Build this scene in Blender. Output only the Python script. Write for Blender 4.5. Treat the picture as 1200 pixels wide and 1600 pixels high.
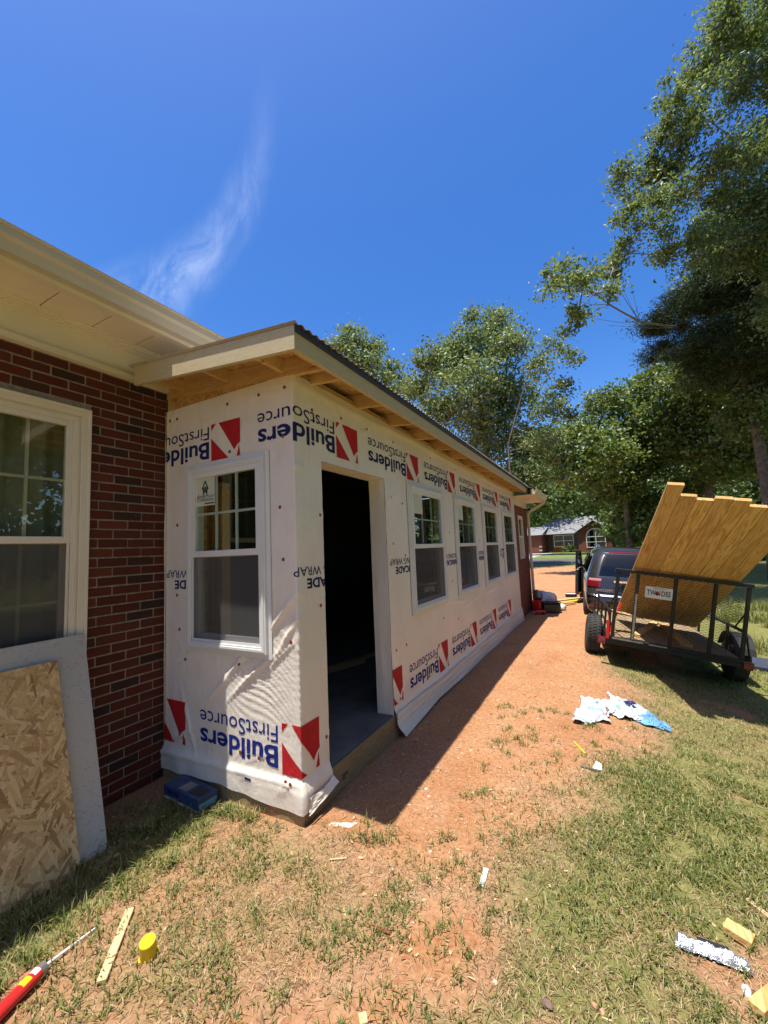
import bpy, bmesh, math, random
import numpy as np
from mathutils import Vector, Matrix, Euler

for _o in list(bpy.data.objects):
    bpy.data.objects.remove(_o)
scene = bpy.context.scene
col = scene.collection
R = math.radians
rng = np.random.default_rng(7)
random.seed(7)

# ------------------------------------------------------------------ camera
CAM = np.array([1.772, -2.069, 1.667])
RT = np.array([0.879, 0.476, -0.043]); RT /= np.linalg.norm(RT)
FW = np.array([-0.470, 0.878, 0.092]); FW -= RT * FW.dot(RT); FW /= np.linalg.norm(FW)
UP = np.cross(RT, FW)
FPX = 632.45
cam_d = bpy.data.cameras.new('camera'); cam_d.sensor_fit = 'HORIZONTAL'; cam_d.sensor_width = 36.0
cam_d.lens = FPX / 1200 * 36; cam_d.clip_start = 0.05; cam_d.clip_end = 2000
cam = bpy.data.objects.new('camera', cam_d); col.objects.link(cam)
cam.matrix_world = Matrix([[RT[0], UP[0], -FW[0], CAM[0]], [RT[1], UP[1], -FW[1], CAM[1]], [RT[2], UP[2], -FW[2], CAM[2]], [0, 0, 0, 1]])
scene.camera = cam
scene.render.resolution_x = 768; scene.render.resolution_y = 1024

# ------------------------------------------------------------------ sky, sun, exposure
SUN = Vector((-0.057, -0.195, 1.0)).normalized()          # towards the sun, high summer noon
world = bpy.data.worlds.new('World'); scene.world = world; world.use_nodes = True
wn = world.node_tree.nodes; wl = world.node_tree.links
bg = wn['Background']
sky = wn.new('ShaderNodeTexSky'); sky.sky_type = 'NISHITA'; sky.sun_disc = False
sky.sun_elevation = math.asin(SUN.z); sky.sun_rotation = math.atan2(SUN.x, SUN.y)
sky.altitude = 100; sky.air_density = 1.0; sky.dust_density = 1.1; sky.ozone_density = 3.2
bg.inputs['Strength'].default_value = 0.115
sun_d = bpy.data.lights.new('sun', 'SUN'); sun_d.energy = 4.4; sun_d.angle = R(0.53); sun_d.color = (1.0, 0.955, 0.88)
sun = bpy.data.objects.new('sun', sun_d); col.objects.link(sun)
sun.rotation_euler = SUN.to_track_quat('Z', 'Y').to_euler(); sun.location = (0, 0, 30)
scene.view_settings.view_transform = 'Standard'; scene.view_settings.look = 'None'
scene.view_settings.exposure = 0.90; scene.view_settings.gamma = 1.0
scene.view_settings.use_curve_mapping = False
scene.render.engine = 'CYCLES'
scene.cycles.max_bounces = 6; scene.cycles.transparent_max_bounces = 10; scene.cycles.diffuse_bounces = 4; scene.cycles.glossy_bounces = 3
scene.cycles.caustics_reflective = False; scene.cycles.caustics_refractive = False

# thin cirrus streak in the sky itself
def ray(px, py):
    return RT * (px - 600) / FPX - UP * (py - 800) / FPX + FW
def W(px, py, dep): return CAM + ray(px, py) * dep
def G(px, py, z=0.0):
    r = ray(px, py); return CAM + r * ((z - CAM[2]) / r[2])
def nrm(v): v = np.asarray(v, float); return v / np.linalg.norm(v)
d1 = nrm(ray(215, 470)); d2 = nrm(ray(422, 140)); cn = nrm(np.cross(d1, d2)); ct = nrm(d2 - d1)
def wnode(t, **k):
    n = wn.new(t)
    for a, b in k.items(): setattr(n, a, b)
    return n
def wmath(op, a, b=None, c=None):
    n = wnode('ShaderNodeMath', operation=op)
    for i, v in enumerate((a, b, c)):
        if v is None: continue
        if isinstance(v, (int, float)): n.inputs[i].default_value = v
        else: wl.new(v, n.inputs[i])
    return n.outputs[0]
def wdot(a, v):
    n = wnode('ShaderNodeVectorMath', operation='DOT_PRODUCT'); wl.new(a, n.inputs[0]); n.inputs[1].default_value = tuple(v); return n.outputs['Value']
def wramp(v, a, b, c=0.0, d=1.0):
    n = wnode('ShaderNodeMapRange', interpolation_type='SMOOTHSTEP'); wl.new(v, n.inputs[0])
    for i, q in enumerate((a, b, c, d)): n.inputs[i + 1].default_value = q
    return n.outputs[0]
tc = wnode('ShaderNodeTexCoord')
nz2 = wnode('ShaderNodeTexNoise'); nz2.inputs['Scale'].default_value = 2.6; nz2.inputs['Detail'].default_value = 3
wl.new(tc.outputs['Generated'], nz2.inputs['Vector'])
along = wdot(tc.outputs['Generated'], ct)
a1, a2 = float(d1.dot(ct)), float(d2.dot(ct))
bend = wmath('SUBTRACT', 0.047, wmath('MULTIPLY', wmath('POWER', wmath('ABSOLUTE', wmath('SUBTRACT', along, (a1 + a2) / 2)), 2.0), 0.95))
across = wmath('SUBTRACT', wdot(tc.outputs['Generated'], cn), bend)
across = wmath('ADD', across, wmath('MULTIPLY', wmath('SUBTRACT', nz2.outputs['Fac'], 0.5), 0.10))
cv = wnode('ShaderNodeCombineXYZ'); wl.new(wmath('MULTIPLY', across, 17.0), cv.inputs[0]); wl.new(wmath('MULTIPLY', wmath('ADD', along, wmath('MULTIPLY', across, 1.2)), 9.0), cv.inputs[1])
nz = wnode('ShaderNodeTexNoise'); nz.inputs['Scale'].default_value = 1.0; nz.inputs['Detail'].default_value = 9; nz.inputs['Roughness'].default_value = 0.66; nz.inputs['Distortion'].default_value = 0.6
wl.new(cv.outputs[0], nz.inputs['Vector'])
width = wramp(along, a1 - 0.05, a2, 0.085, 0.036)
core = wramp(wmath('DIVIDE', wmath('ABSOLUTE', across), width), 0.0, 1.0, 1.0, 0.0)
ends = wmath('MULTIPLY', wramp(along, a1 - 0.10, a1 + 0.04), wramp(along, a1 + 0.06, a2 + 0.06, 1.0, 0.12))
wisp = wmath('MULTIPLY', wmath('MULTIPLY', core, ends), wramp(nz.outputs['Fac'], 0.25, 0.78))
wisp = wmath('MULTIPLY', wisp, wramp(along, a2 - 0.06, a2 + 0.05, 1.0, 0.0))
fac = wmath('MINIMUM', wmath('MULTIPLY', wisp, 0.25), 1.0)
hs = wnode('ShaderNodeHueSaturation'); hs.inputs['Hue'].default_value = 0.510; hs.inputs['Saturation'].default_value = 1.36; hs.inputs['Value'].default_value = 1.01
wl.new(sky.outputs['Color'], hs.inputs['Color'])
mixc = wnode('ShaderNodeMixRGB'); wl.new(fac, mixc.inputs['Fac']); wl.new(hs.outputs['Color'], mixc.inputs['Color1'])
mixc.inputs['Color2'].default_value = (7.0, 7.4, 7.9, 1)
wl.new(mixc.outputs['Color'], bg.inputs['Color'])

# ------------------------------------------------------------------ helpers
def tag(o, label=None, cat=None, group=None, kind=None):
    if label: o['label'] = label
    if cat: o['category'] = cat
    if group: o['group'] = group
    if kind: o['kind'] = kind
    return o
def empty(name, loc=(0, 0, 0), rot=(0, 0, 0), parent=None):
    o = bpy.data.objects.new(name, None); col.objects.link(o); o.location = loc; o.rotation_euler = rot
    o.empty_display_size = 0.1; o.parent = parent
    return o
def link(name, me, m, parent=None):
    if m is not None and not me.materials: me.materials.append(m)
    o = bpy.data.objects.new(name, me); col.objects.link(o); o.parent = parent
    return o
def basis(rot):
    return np.array(Euler(rot).to_matrix())
class MB:
    def __init__(s): s.v = []; s.f = []
    def add(s, vs, fs):
        n = len(s.v); s.v += [tuple(map(float, p)) for p in vs]; s.f += [tuple(i + n for i in f) for f in fs]; return s
    def obox(s, o, a, b, c):
        o, a, b, c = (np.asarray(q, float) for q in (o, a, b, c))
        if np.dot(np.cross(a, b), c) < 0: o = o + a; a = -a
        vs = [o, o + a, o + a + b, o + b, o + c, o + a + c, o + a + b + c, o + b + c]
        return s.add(vs, [(0, 3, 2, 1), (4, 5, 6, 7), (0, 1, 5, 4), (1, 2, 6, 5), (2, 3, 7, 6), (3, 0, 4, 7)])
    def box(s, x0, x1, y0, y1, z0, z1): return s.obox((x0, y0, z0), (x1 - x0, 0, 0), (0, y1 - y0, 0), (0, 0, z1 - z0))
    def cbox(s, c, sz, rot=(0, 0, 0)):
        B = basis(rot); a, b, d = B[:, 0] * sz[0], B[:, 1] * sz[1], B[:, 2] * sz[2]
        return s.obox(np.asarray(c) - (a + b + d) / 2, a, b, d)
    def tube(s, pts, rad, n=8, cap=True):
        pts = [np.asarray(p, float) for p in pts]
        if not hasattr(rad, '__len__'): rad = [rad] * len(pts)
        rings = []
        ref = None
        for i, p in enumerate(pts):
            t = pts[min(i + 1, len(pts) - 1)] - pts[max(i - 1, 0)]
            t = t / (np.linalg.norm(t) + 1e-9)
            if ref is None:
                ref = np.array([0, 0, 1.0]) if abs(t[2]) < 0.9 else np.array([1.0, 0, 0])
            u = np.cross(t, ref); u /= np.linalg.norm(u) + 1e-9; w = np.cross(u, t); ref = w
            rings.append([p + rad[i] * (math.cos(k * 2 * math.pi / n) * u + math.sin(k * 2 * math.pi / n) * w) for k in range(n)])
        vs = [q for r_ in rings for q in r_]; fs = []
        for i in range(len(pts) - 1):
            for k in range(n):
                a = i * n + k; b = i * n + (k + 1) % n
                fs.append((a, a + n, b + n, b))
        if cap: fs.append(tuple(range(n))); fs.append(tuple(reversed(range((len(pts) - 1) * n, len(pts) * n))))
        return s.add(vs, fs)
    def lathe(s, c, axis, prof, n=20):
        axis = nrm(axis); ref = np.array([0, 0, 1.0]) if abs(axis[2]) < 0.9 else np.array([1.0, 0, 0])
        u = nrm(np.cross(axis, ref)); w = np.cross(axis, u); c = np.asarray(c, float)
        vs = [c + axis * h + r_ * (math.cos(k * 2 * math.pi / n) * u + math.sin(k * 2 * math.pi / n) * w) for (r_, h) in prof for k in range(n)]
        fs = []
        for i in range(len(prof) - 1):
            for k in range(n):
                a = i * n + k; b = i * n + (k + 1) % n
                fs.append((a, b, b + n, a + n))
        fs.append(tuple(reversed(range(n)))); fs.append(tuple(range((len(prof) - 1) * n, len(prof) * n)))
        return s.add(vs, fs)
    def ring(s, T, a0, a1, b0, b1, wl_, wr, wb, wt, n0, n1):
        """rectangular frame in a window plane: T maps (a,b,n) to space"""
        for (p, q, r_, t) in ((a0, a0 + wl_, b0, b1), (a1 - wr, a1, b0, b1), (a0 + wl_, a1 - wr, b0, b0 + wb), (a0 + wl_, a1 - wr, b1 - wt, b1)):
            s.tbox(T, p, q, r_, t, n0, n1)
        return s
    def tbox(s, T, a0, a1, b0, b1, n0, n1):
        o = T(a0, b0, n0)
        return s.obox(o, T(a1, b0, n0) - o, T(a0, b1, n0) - o, T(a0, b0, n1) - o)
    def mesh(s, name, smooth=False, bevel=0.0, seg=1):
        me = bpy.data.meshes.new(name); me.from_pydata(s.v, [], s.f); me.update()
        if bevel > 0:
            bm = bmesh.new(); bm.from_mesh(me)
            bmesh.ops.bevel(bm, geom=[e for e in bm.edges if e.calc_length() > bevel * 2.2], offset=bevel, segments=seg, affect='EDGES', profile=0.5)
            bm.to_mesh(me); bm.free()
        if smooth:
            me.polygons.foreach_set('use_smooth', [True] * len(me.polygons))
        return me
    def build(s, name, m, parent=None, smooth=False, bevel=0.0, seg=1):
        return link(name, s.mesh(name, smooth, bevel, seg), m, parent)
def np_mesh(name, V, F):
    """V (n,3), F (m,k) numpy arrays, all faces with k corners"""
    me = bpy.data.meshes.new(name); k = F.shape[1]
    me.vertices.add(len(V)); me.vertices.foreach_set('co', V.astype(np.float32).ravel())
    me.loops.add(F.size); me.loops.foreach_set('vertex_index', F.astype(np.int32).ravel())
    me.polygons.add(len(F)); me.polygons.foreach_set('loop_start', np.arange(0, F.size, k, dtype=np.int32))
    me.polygons.foreach_set('loop_total', np.full(len(F), k, dtype=np.int32))
    me.update(calc_edges=True)
    return me
def grid_faces(nx, ny):
    i = np.arange(nx - 1)[:, None] * ny + np.arange(ny - 1)[None, :]
    return np.stack([i, i + ny, i + ny + 1, i + 1], -1).reshape(-1, 4)
_perm = np.random.default_rng(3).random((256, 256))
def vnoise(x, y, sc=1.0):
    x = np.asarray(x, float) * sc; y = np.asarray(y, float) * sc
    xi = np.floor(x).astype(int); yi = np.floor(y).astype(int); fx = x - xi; fy = y - yi
    fx = fx * fx * (3 - 2 * fx); fy = fy * fy * (3 - 2 * fy)
    g = lambda a, b: _perm[a & 255, b & 255]
    return (g(xi, yi) * (1 - fx) + g(xi + 1, yi) * fx) * (1 - fy) + (g(xi, yi + 1) * (1 - fx) + g(xi + 1, yi + 1) * fx) * fy
def fbm(x, y, sc=1.0, n=4):
    r = 0; a = 0.5; t = 0
    for i in range(n): r = r + a * vnoise(x + 13.7 * i, y - 7.1 * i, sc); t += a; a *= 0.5; sc *= 2
    return r / t
def sstep(a, b, x):
    t = np.clip((np.asarray(x, float) - a) / (b - a), 0, 1); return t * t * (3 - 2 * t)

# ------------------------------------------------------------------ materials
MATS = {}
class NT:
    def __init__(s, name):
        s.m = bpy.data.materials.new(name); s.m.use_nodes = True; s.t = s.m.node_tree; s.n = s.t.nodes; s.l = s.t.links
        s.b = s.n['Principled BSDF']; s.out = s.n['Material Output']; s.tc = s.n.new('ShaderNodeTexCoord'); MATS[name] = s.m
    def node(s, t, **k):
        n = s.n.new(t)
        for a, b in k.items(): setattr(n, a, b)
        return n
    def put(s, sock, v):
        if isinstance(v, bpy.types.NodeSocket): s.l.new(v, sock)
        elif isinstance(v, (tuple, list)) and len(v) == 3 and sock.type == 'RGBA': sock.default_value = (*v, 1)
        else: sock.default_value = v
    def co(s, scale=(1, 1, 1), rot=(0, 0, 0), kind='Object', loc=(0, 0, 0)):
        mp = s.node('ShaderNodeMapping'); s.l.new(s.tc.outputs[kind], mp.inputs['Vector'])
        mp.inputs['Scale'].default_value = scale; mp.inputs['Rotation'].default_value = rot; mp.inputs['Location'].default_value = loc
        return mp.outputs[0]
    def noise(s, vec, scale, detail=4, rough=0.55, dist=0.0):
        n = s.node('ShaderNodeTexNoise'); s.put(n.inputs['Vector'], vec); n.inputs['Scale'].default_value = scale
        n.inputs['Detail'].default_value = detail; n.inputs['Roughness'].default_value = rough; n.inputs['Distortion'].default_value = dist
        return n.outputs['Fac']
    def voro(s, vec, scale, feature='F1', out='Color'):
        n = s.node('ShaderNodeTexVoronoi', feature=feature); s.put(n.inputs['Vector'], vec); n.inputs['Scale'].default_value = scale
        return n.outputs[out]
    def ramp(s, f, stops, interp='LINEAR'):
        n = s.node('ShaderNodeValToRGB'); n.color_ramp.interpolation = interp; s.put(n.inputs['Fac'], f)
        e = n.color_ramp.elements
        while len(e) < len(stops): e.new(0.5)
        for q, (p, c) in zip(e, stops): q.position = p; q.color = (*c, 1) if len(c) == 3 else c
        return n.outputs['Color']
    def mr(s, f, a, b, c=0.0, d=1.0):
        n = s.node('ShaderNodeMapRange'); s.put(n.inputs[0], f)
        for i, q in enumerate((a, b, c, d)): n.inputs[i + 1].default_value = q
        return n.outputs[0]
    def mix(s, f, a, b, mode='MIX'):
        n = s.node('ShaderNodeMixRGB', blend_type=mode); s.put(n.inputs['Fac'], f); s.put(n.inputs['Color1'], a); s.put(n.inputs['Color2'], b)
        return n.outputs['Color']
    def math(s, op, a, b=0.0):
        n = s.node('ShaderNodeMath', operation=op); s.put(n.inputs[0], a); s.put(n.inputs[1], b); return n.outputs[0]
    def bump(s, h, strength=0.3, dist=0.01):
        n = s.node('ShaderNodeBump'); n.inputs['Strength'].default_value = strength; n.inputs['Distance'].default_value = dist
        s.put(n.inputs['Height'], h); s.l.new(n.outputs[0], s.b.inputs['Normal'])
    def set(s, **k):
        for a, v in k.items():
            nm = {'base': 'Base Color', 'rough': 'Roughness', 'metal': 'Metallic', 'spec': 'Specular IOR Level', 'coat': 'Coat Weight', 'trans': 'Transmission Weight', 'alpha': 'Alpha', 'sheen': 'Sheen Weight'}[a]
            s.put(s.b.inputs[nm], v)
        return s
def rnd(s):
    n = s.node('ShaderNodeObjectInfo'); return n.outputs['Random']
def simple(name, base, rough=0.6, metal=0.0, var=0.12, sc=8.0, bump=0.0, spec=0.5, coat=0.0):
    s = NT(name); v = s.co()
    f = s.noise(v, sc, 6, 0.6)
    dark = tuple(c * (1 - var) for c in base); light = tuple(min(1, c * (1 + var)) for c in base)
    s.set(base=s.ramp(f, [(0.3, dark), (0.7, light)]), rough=rough, metal=metal, spec=spec, coat=coat)
    if bump: s.bump(s.noise(v, sc * 6, 5), bump, 0.004)
    return s.m
# ground: clay, straw litter, lawn base (the share of lawn is a map on the ground mesh)
s = NT('ground'); v = s.co()
at = s.node('ShaderNodeAttribute'); at.attribute_name = 'lawn'; lawn = at.outputs['Fac']
clay = s.ramp(s.noise(v, 1.7, 8, 0.62), [(0.28, (0.39, 0.170, 0.070)), (0.5, (0.50, 0.250, 0.112)), (0.74, (0.57, 0.345, 0.18))])
clay = s.mix(s.mr(s.noise(v, 60, 4, 0.7), 0.50, 0.75, 0, 0.7), clay, (0.58, 0.39, 0.25)); clay = s.mix(s.mr(s.noise(v, 3.2, 8, 0.7), 0.45, 0.62, 0, 0.5), clay, (0.50, 0.31, 0.19))
clay = s.mix(s.mr(s.noise(v, 35, 5, 0.7), 0.30, 0.60, 0.15, 0.80), (0.27, 0.112, 0.05), clay)
lit = s.ramp(s.noise(v, 45, 6, 0.75), [(0.3, (0.19, 0.095, 0.05)), (0.5, (0.38, 0.225, 0.125)), (0.75, (0.48, 0.33, 0.19))])
turf = s.ramp(s.noise(v, 28, 6, 0.7), [(0.3, (0.10, 0.105, 0.030)), (0.55, (0.20, 0.195, 0.062)), (0.75, (0.33, 0.275, 0.12))])
m1 = s.mr(s.math('ADD', lawn, s.math('MULTIPLY', s.math('SUBTRACT', s.noise(v, 5, 8, 0.72), 0.5), 1.5)), 0.12, 0.75)
m2 = s.mr(s.math('ADD', lawn, s.math('MULTIPLY', s.math('SUBTRACT', s.noise(v, 4, 6, 0.65), 0.5), 0.7)), 0.50, 0.95)
s.set(base=s.mix(m2, s.mix(m1, clay, lit), turf), rough=0.95, spec=0.15)
s.bump(s.math('ADD', s.noise(v, 40, 8, 0.7), s.math('MULTIPLY', s.noise(v, 7, 4), 1.5)), 0.9, 0.02)
def blade(name, stops, trans=0.25):
    s = NT(name); g = s.node('ShaderNodeNewGeometry')
    c = s.ramp(g.outputs['Random Per Island'], stops)
    d = s.node('ShaderNodeBsdfDiffuse'); s.put(d.inputs['Color'], c)
    t = s.node('ShaderNodeBsdfTranslucent'); s.put(t.inputs['Color'], s.mix(0.5, c, (0.35, 0.42, 0.06), 'MIX') if trans > 0.2 else c)
    gl = s.node('ShaderNodeBsdfGlossy'); gl.inputs['Roughness'].default_value = 0.5; gl.inputs['Color'].default_value = (0.9, 0.95, 1, 1)
    mx = s.node('ShaderNodeMixShader'); mx.inputs[0].default_value = trans; s.l.new(d.outputs[0], mx.inputs[1]); s.l.new(t.outputs[0], mx.inputs[2])
    m3 = s.node('ShaderNodeMixShader'); m3.inputs[0].default_value = 0.045 if trans > .26 else 0.015; s.l.new(mx.outputs[0], m3.inputs[1]); s.l.new(gl.outputs[0], m3.inputs[2])
    s.l.new(m3.outputs[0], s.out.inputs['Surface']); return s.m
blade('grass', [(0.0, (0.058, 0.085, 0.020)), (0.35, (0.115, 0.148, 0.034)), (0.68, (0.22, 0.225, 0.065)), (0.85, (0.30, 0.25, 0.10)), (1.0, (0.42, 0.33, 0.16))])
blade('straw', [(0.0, (0.11, 0.065, 0.032)), (0.3, (0.24, 0.15, 0.07)), (0.6, (0.36, 0.25, 0.125)), (1.0, (0.54, 0.41, 0.235))], 0.1)
blade('oak_leaf', [(0.0, (0.049, 0.091, 0.025)), (0.5, (0.099, 0.162, 0.043)), (0.85, (0.183, 0.240, 0.075)), (1.0, (0.314, 0.346, 0.140))], 0.42)
blade('poplar_leaf', [(0.0, (0.066, 0.115, 0.037)), (0.5, (0.139, 0.204, 0.066)), (0.85, (0.237, 0.293, 0.115)), (1.0, (0.408, 0.457, 0.228))], 0.36)
blade('maple_leaf', [(0.0, (0.046, 0.090, 0.017)), (0.5, (0.103, 0.171, 0.034)), (0.85, (0.182, 0.248, 0.061)), (1.0, (0.290, 0.333, 0.094))], 0.36)
blade('pine_needle', [(0.0, (0.016, 0.03, 0.012)), (0.5, (0.038, 0.06, 0.02)), (1.0, (0.075, 0.095, 0.032))], 0.1)
blade('shrub_leaf', [(0.0, (0.05, 0.085, 0.018)), (0.5, (0.11, 0.16, 0.035)), (1.0, (0.24, 0.28, 0.09))], 0.3)
s = NT('clod'); gq = s.node('ShaderNodeNewGeometry'); s.set(base=s.ramp(gq.outputs['Random Per Island'], [(0.0, (0.26, 0.11, 0.055)), (0.5, (0.45, 0.235, 0.125)), (0.85, (0.56, 0.37, 0.23)), (1.0, (0.60, 0.50, 0.38))]), rough=0.95, spec=0.1)
simple('bark', (0.15, 0.12, 0.095), 0.95, var=0.45, sc=6, bump=0.8, spec=0.1)
simple('pale_bark', (0.22, 0.195, 0.165), 0.95, var=0.35, sc=5, bump=0.5, spec=0.1)

# bricks
s = NT('brick'); v = s.co(); r_ = rnd(s)
cb = s.ramp(r_, [(0.0, (0.085, 0.022, 0.015)), (0.3, (0.125, 0.029, 0.018)), (0.55, (0.100, 0.027, 0.020)), (0.72, (0.145, 0.040, 0.023)), (0.84, (0.062, 0.028, 0.022)), (1.0, (0.036, 0.024, 0.023))])
oi = s.node('ShaderNodeObjectInfo')
va = s.node('ShaderNodeVectorMath', operation='ADD'); s.l.new(s.tc.outputs['Object'], va.inputs[0]); s.l.new(oi.outputs['Location'], va.inputs[1])
vv = va.outputs[0]
cb = s.mix(s.mr(s.noise(vv, 14, 6, 0.7), 0.42, 0.7, 0, 0.55), cb, (0.075, 0.030, 0.022))
cb = s.mix(s.mr(s.noise(vv, 30, 6, 0.75), 0.64, 0.72, 0, 0.55), cb, (0.26, 0.21, 0.18))
s.set(base=cb, rough=0.9, spec=0.2); s.bump(s.noise(vv, 70, 6, 0.7), 0.6, 0.004)
simple('mortar', (0.30, 0.255, 0.22), 0.95, var=0.3, sc=30, bump=0.6, spec=0.1)
def brick_tex(name, axis, scale=1.0):
    s = NT(name); sx_ = s.node('ShaderNodeSeparateXYZ'); s.l.new(s.tc.outputs['Object'], sx_.inputs[0]); cb_ = s.node('ShaderNodeCombineXYZ'); s.l.new(sx_.outputs[axis], cb_.inputs[0]); s.l.new(sx_.outputs[2], cb_.inputs[1]); mp = cb_.outputs[0]
    b = s.node('ShaderNodeTexBrick'); s.put(b.inputs['Vector'], mp); b.offset = 0.5
    b.inputs['Scale'].default_value = 1.0; b.inputs['Brick Width'].default_value = 0.203 * scale; b.inputs['Row Height'].default_value = 0.0677 * scale
    b.inputs['Mortar Size'].default_value = 0.006 * scale; b.inputs['Mortar Smooth'].default_value = 0.3
    b.inputs['Color1'].default_value = (0.20, 0.05, 0.03, 1); b.inputs['Color2'].default_value = (0.12, 0.035, 0.026, 1); b.inputs['Mortar'].default_value = (0.24, 0.17, 0.14, 1)
    c = s.mix(s.mr(s.noise(s.co(), 6, 5), 0.3, 0.7, 0, 0.4), b.outputs['Color'], (0.24, 0.075, 0.042))
    s.set(base=c, rough=0.9, spec=0.2); s.bump(b.outputs['Fac'], -0.6, 0.006); return s.m
brick_tex('far_brick_x', 1); brick_tex('far_brick_y', 0)

# painted trim, vinyl, metals
simple('almond_trim', (0.74, 0.67, 0.52), 0.55, var=0.06, sc=3)
simple('soffit_vinyl', (0.78, 0.70, 0.56), 0.6, var=0.05, sc=3)
simple('gutter_paint', (0.54, 0.49, 0.385), 0.4, var=0.08, sc=2)
simple('white_vinyl', (0.72, 0.72, 0.70), 0.35, var=0.03, sc=3, spec=0.5)
simple('window_cream', (0.76, 0.70, 0.58), 0.45, var=0.04, sc=3)
simple('black_steel', (0.009, 0.0085, 0.008), 0.55, var=0.3, sc=12, bump=0.2)
simple('worn_steel', (0.32, 0.31, 0.30), 0.45, 0.6, var=0.4, sc=20)
simple('rubber', (0.030, 0.028, 0.026), 0.85, var=0.4, sc=14, bump=0.4)
simple('red_plastic', (0.55, 0.02, 0.018), 0.3, var=0.1)
simple('orange_cap', (0.26, 0.045, 0.022), 0.5, var=0.15)
simple('steel_tip', (0.35, 0.33, 0.30), 0.4, 0.8)
simple('yellow_plastic', (0.80, 0.53, 0.012), 0.35, var=0.05)
simple('white_plastic', (0.72, 0.72, 0.70), 0.4, var=0.05)
simple('dark_drip_edge', (0.035, 0.032, 0.028), 0.5, var=0.2)
simple('galvanized_roof', (0.52, 0.46, 0.40), 0.55, 0.1, var=0.15, sc=4)
simple('grey_shingle', (0.20, 0.20, 0.205), 0.9, var=0.2, sc=3, bump=0.4)
simple('brown_shingle', (0.12, 0.10, 0.085), 0.9, var=0.3, sc=8, bump=0.5)
simple('concrete', (0.42, 0.39, 0.34), 0.9, var=0.2, sc=2.5, bump=0.3)
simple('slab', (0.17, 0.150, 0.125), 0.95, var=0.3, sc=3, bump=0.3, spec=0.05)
simple('asphalt', (0.09, 0.085, 0.082), 0.9, var=0.25, sc=4, bump=0.4)
simple('curtain', (0.33, 0.33, 0.27), 0.9, var=0.15)
simple('black_hole', (0.01, 0.01, 0.01), 0.9)
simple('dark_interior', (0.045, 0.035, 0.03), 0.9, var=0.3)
simple('print_blue', (0.012, 0.025, 0.20), 0.7, var=0.12, sc=10, spec=0.2)
simple('print_navy', (0.014, 0.020, 0.105), 0.7, var=0.1, sc=10, spec=0.2)
simple('print_red', (0.46, 0.018, 0.022), 0.7, var=0.12, sc=10, spec=0.2)
simple('print_black', (0.02, 0.02, 0.022), 0.5)
simple('plate_white', (0.72, 0.73, 0.74), 0.4, var=0.06)
simple('sticker', (0.60, 0.62, 0.48), 0.6, var=0.04)
simple('sticker_ink', (0.05, 0.08, 0.05), 0.6)
simple('rock', (0.17, 0.11, 0.085), 0.9, var=0.4, sc=40, bump=0.6)
def wood(name, a, b, c, sc=1.0, axis=(1, 10, 10), knots=False, rough=0.7):
    s = NT(name); oi = s.node('ShaderNodeObjectInfo')
    va = s.node('ShaderNodeVectorMath', operation='ADD'); s.l.new(s.co(scale=axis), va.inputs[0])
    vm = s.node('ShaderNodeVectorMath', operation='SCALE'); vm.inputs[0].default_value = (37.0, 19.0, 53.0); s.l.new(oi.outputs['Random'], vm.inputs['Scale'])
    s.l.new(vm.outputs[0], va.inputs[1]); v = va.outputs[0]
    f = s.noise(v, 2.2 * sc, 3, 0.45, 1.2)
    w = s.node('ShaderNodeMath', operation='SINE'); s.put(w.inputs[0], s.math('MULTIPLY', f, 36.0))
    g = s.mr(w.outputs[0], -1, 1, 0, 1)
    cc = s.ramp(s.math('ADD', s.math('MULTIPLY', g, 0.36), s.math('MULTIPLY', s.noise(v, 14 * sc, 5, 0.65), 0.62)), [(0.2, a), (0.5, b), (0.8, c)])
    if knots:
        kd = s.voro(v, 0.9 * sc, out='Distance')
        cc = s.mix(s.mr(kd, 0.045, 0.10, 0.9, 0.0), cc, tuple(q * 0.22 for q in a))
    cc = s.mix(s.mr(oi.outputs['Random'], 0, 1, 0.0, 0.55), cc, tuple(q * w_ for q, w_ in zip(b, (0.66, 0.64, 0.70))))
    s.set(base=cc, rough=rough, spec=0.25); s.bump(f, 0.25, 0.003); return s.m
wood('pine_lumber', (0.40, 0.19, 0.05), (0.66, 0.41, 0.145), (0.76, 0.53, 0.23), 1.0, (6.5, .45, 6.5), True)
wood('rafter_wood', (0.50, 0.29, 0.11), (0.70, 0.46, 0.20), (0.78, 0.56, 0.29), 1.0, (1, 10, 10), True)
wood('treated_board', (0.20, 0.14, 0.07), (0.32, 0.225, 0.115), (0.40, 0.30, 0.17), 1.0, (9, 1, 9))
wood('primed_board', (0.52, 0.425, 0.24), (0.56, 0.465, 0.27), (0.60, 0.505, 0.305), 1.0, (2, 2, 9))
wood('strip_wood', (0.42, 0.27, 0.12), (0.60, 0.43, 0.22), (0.70, 0.54, 0.32), 3.0, (10, 1, 10))
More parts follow.
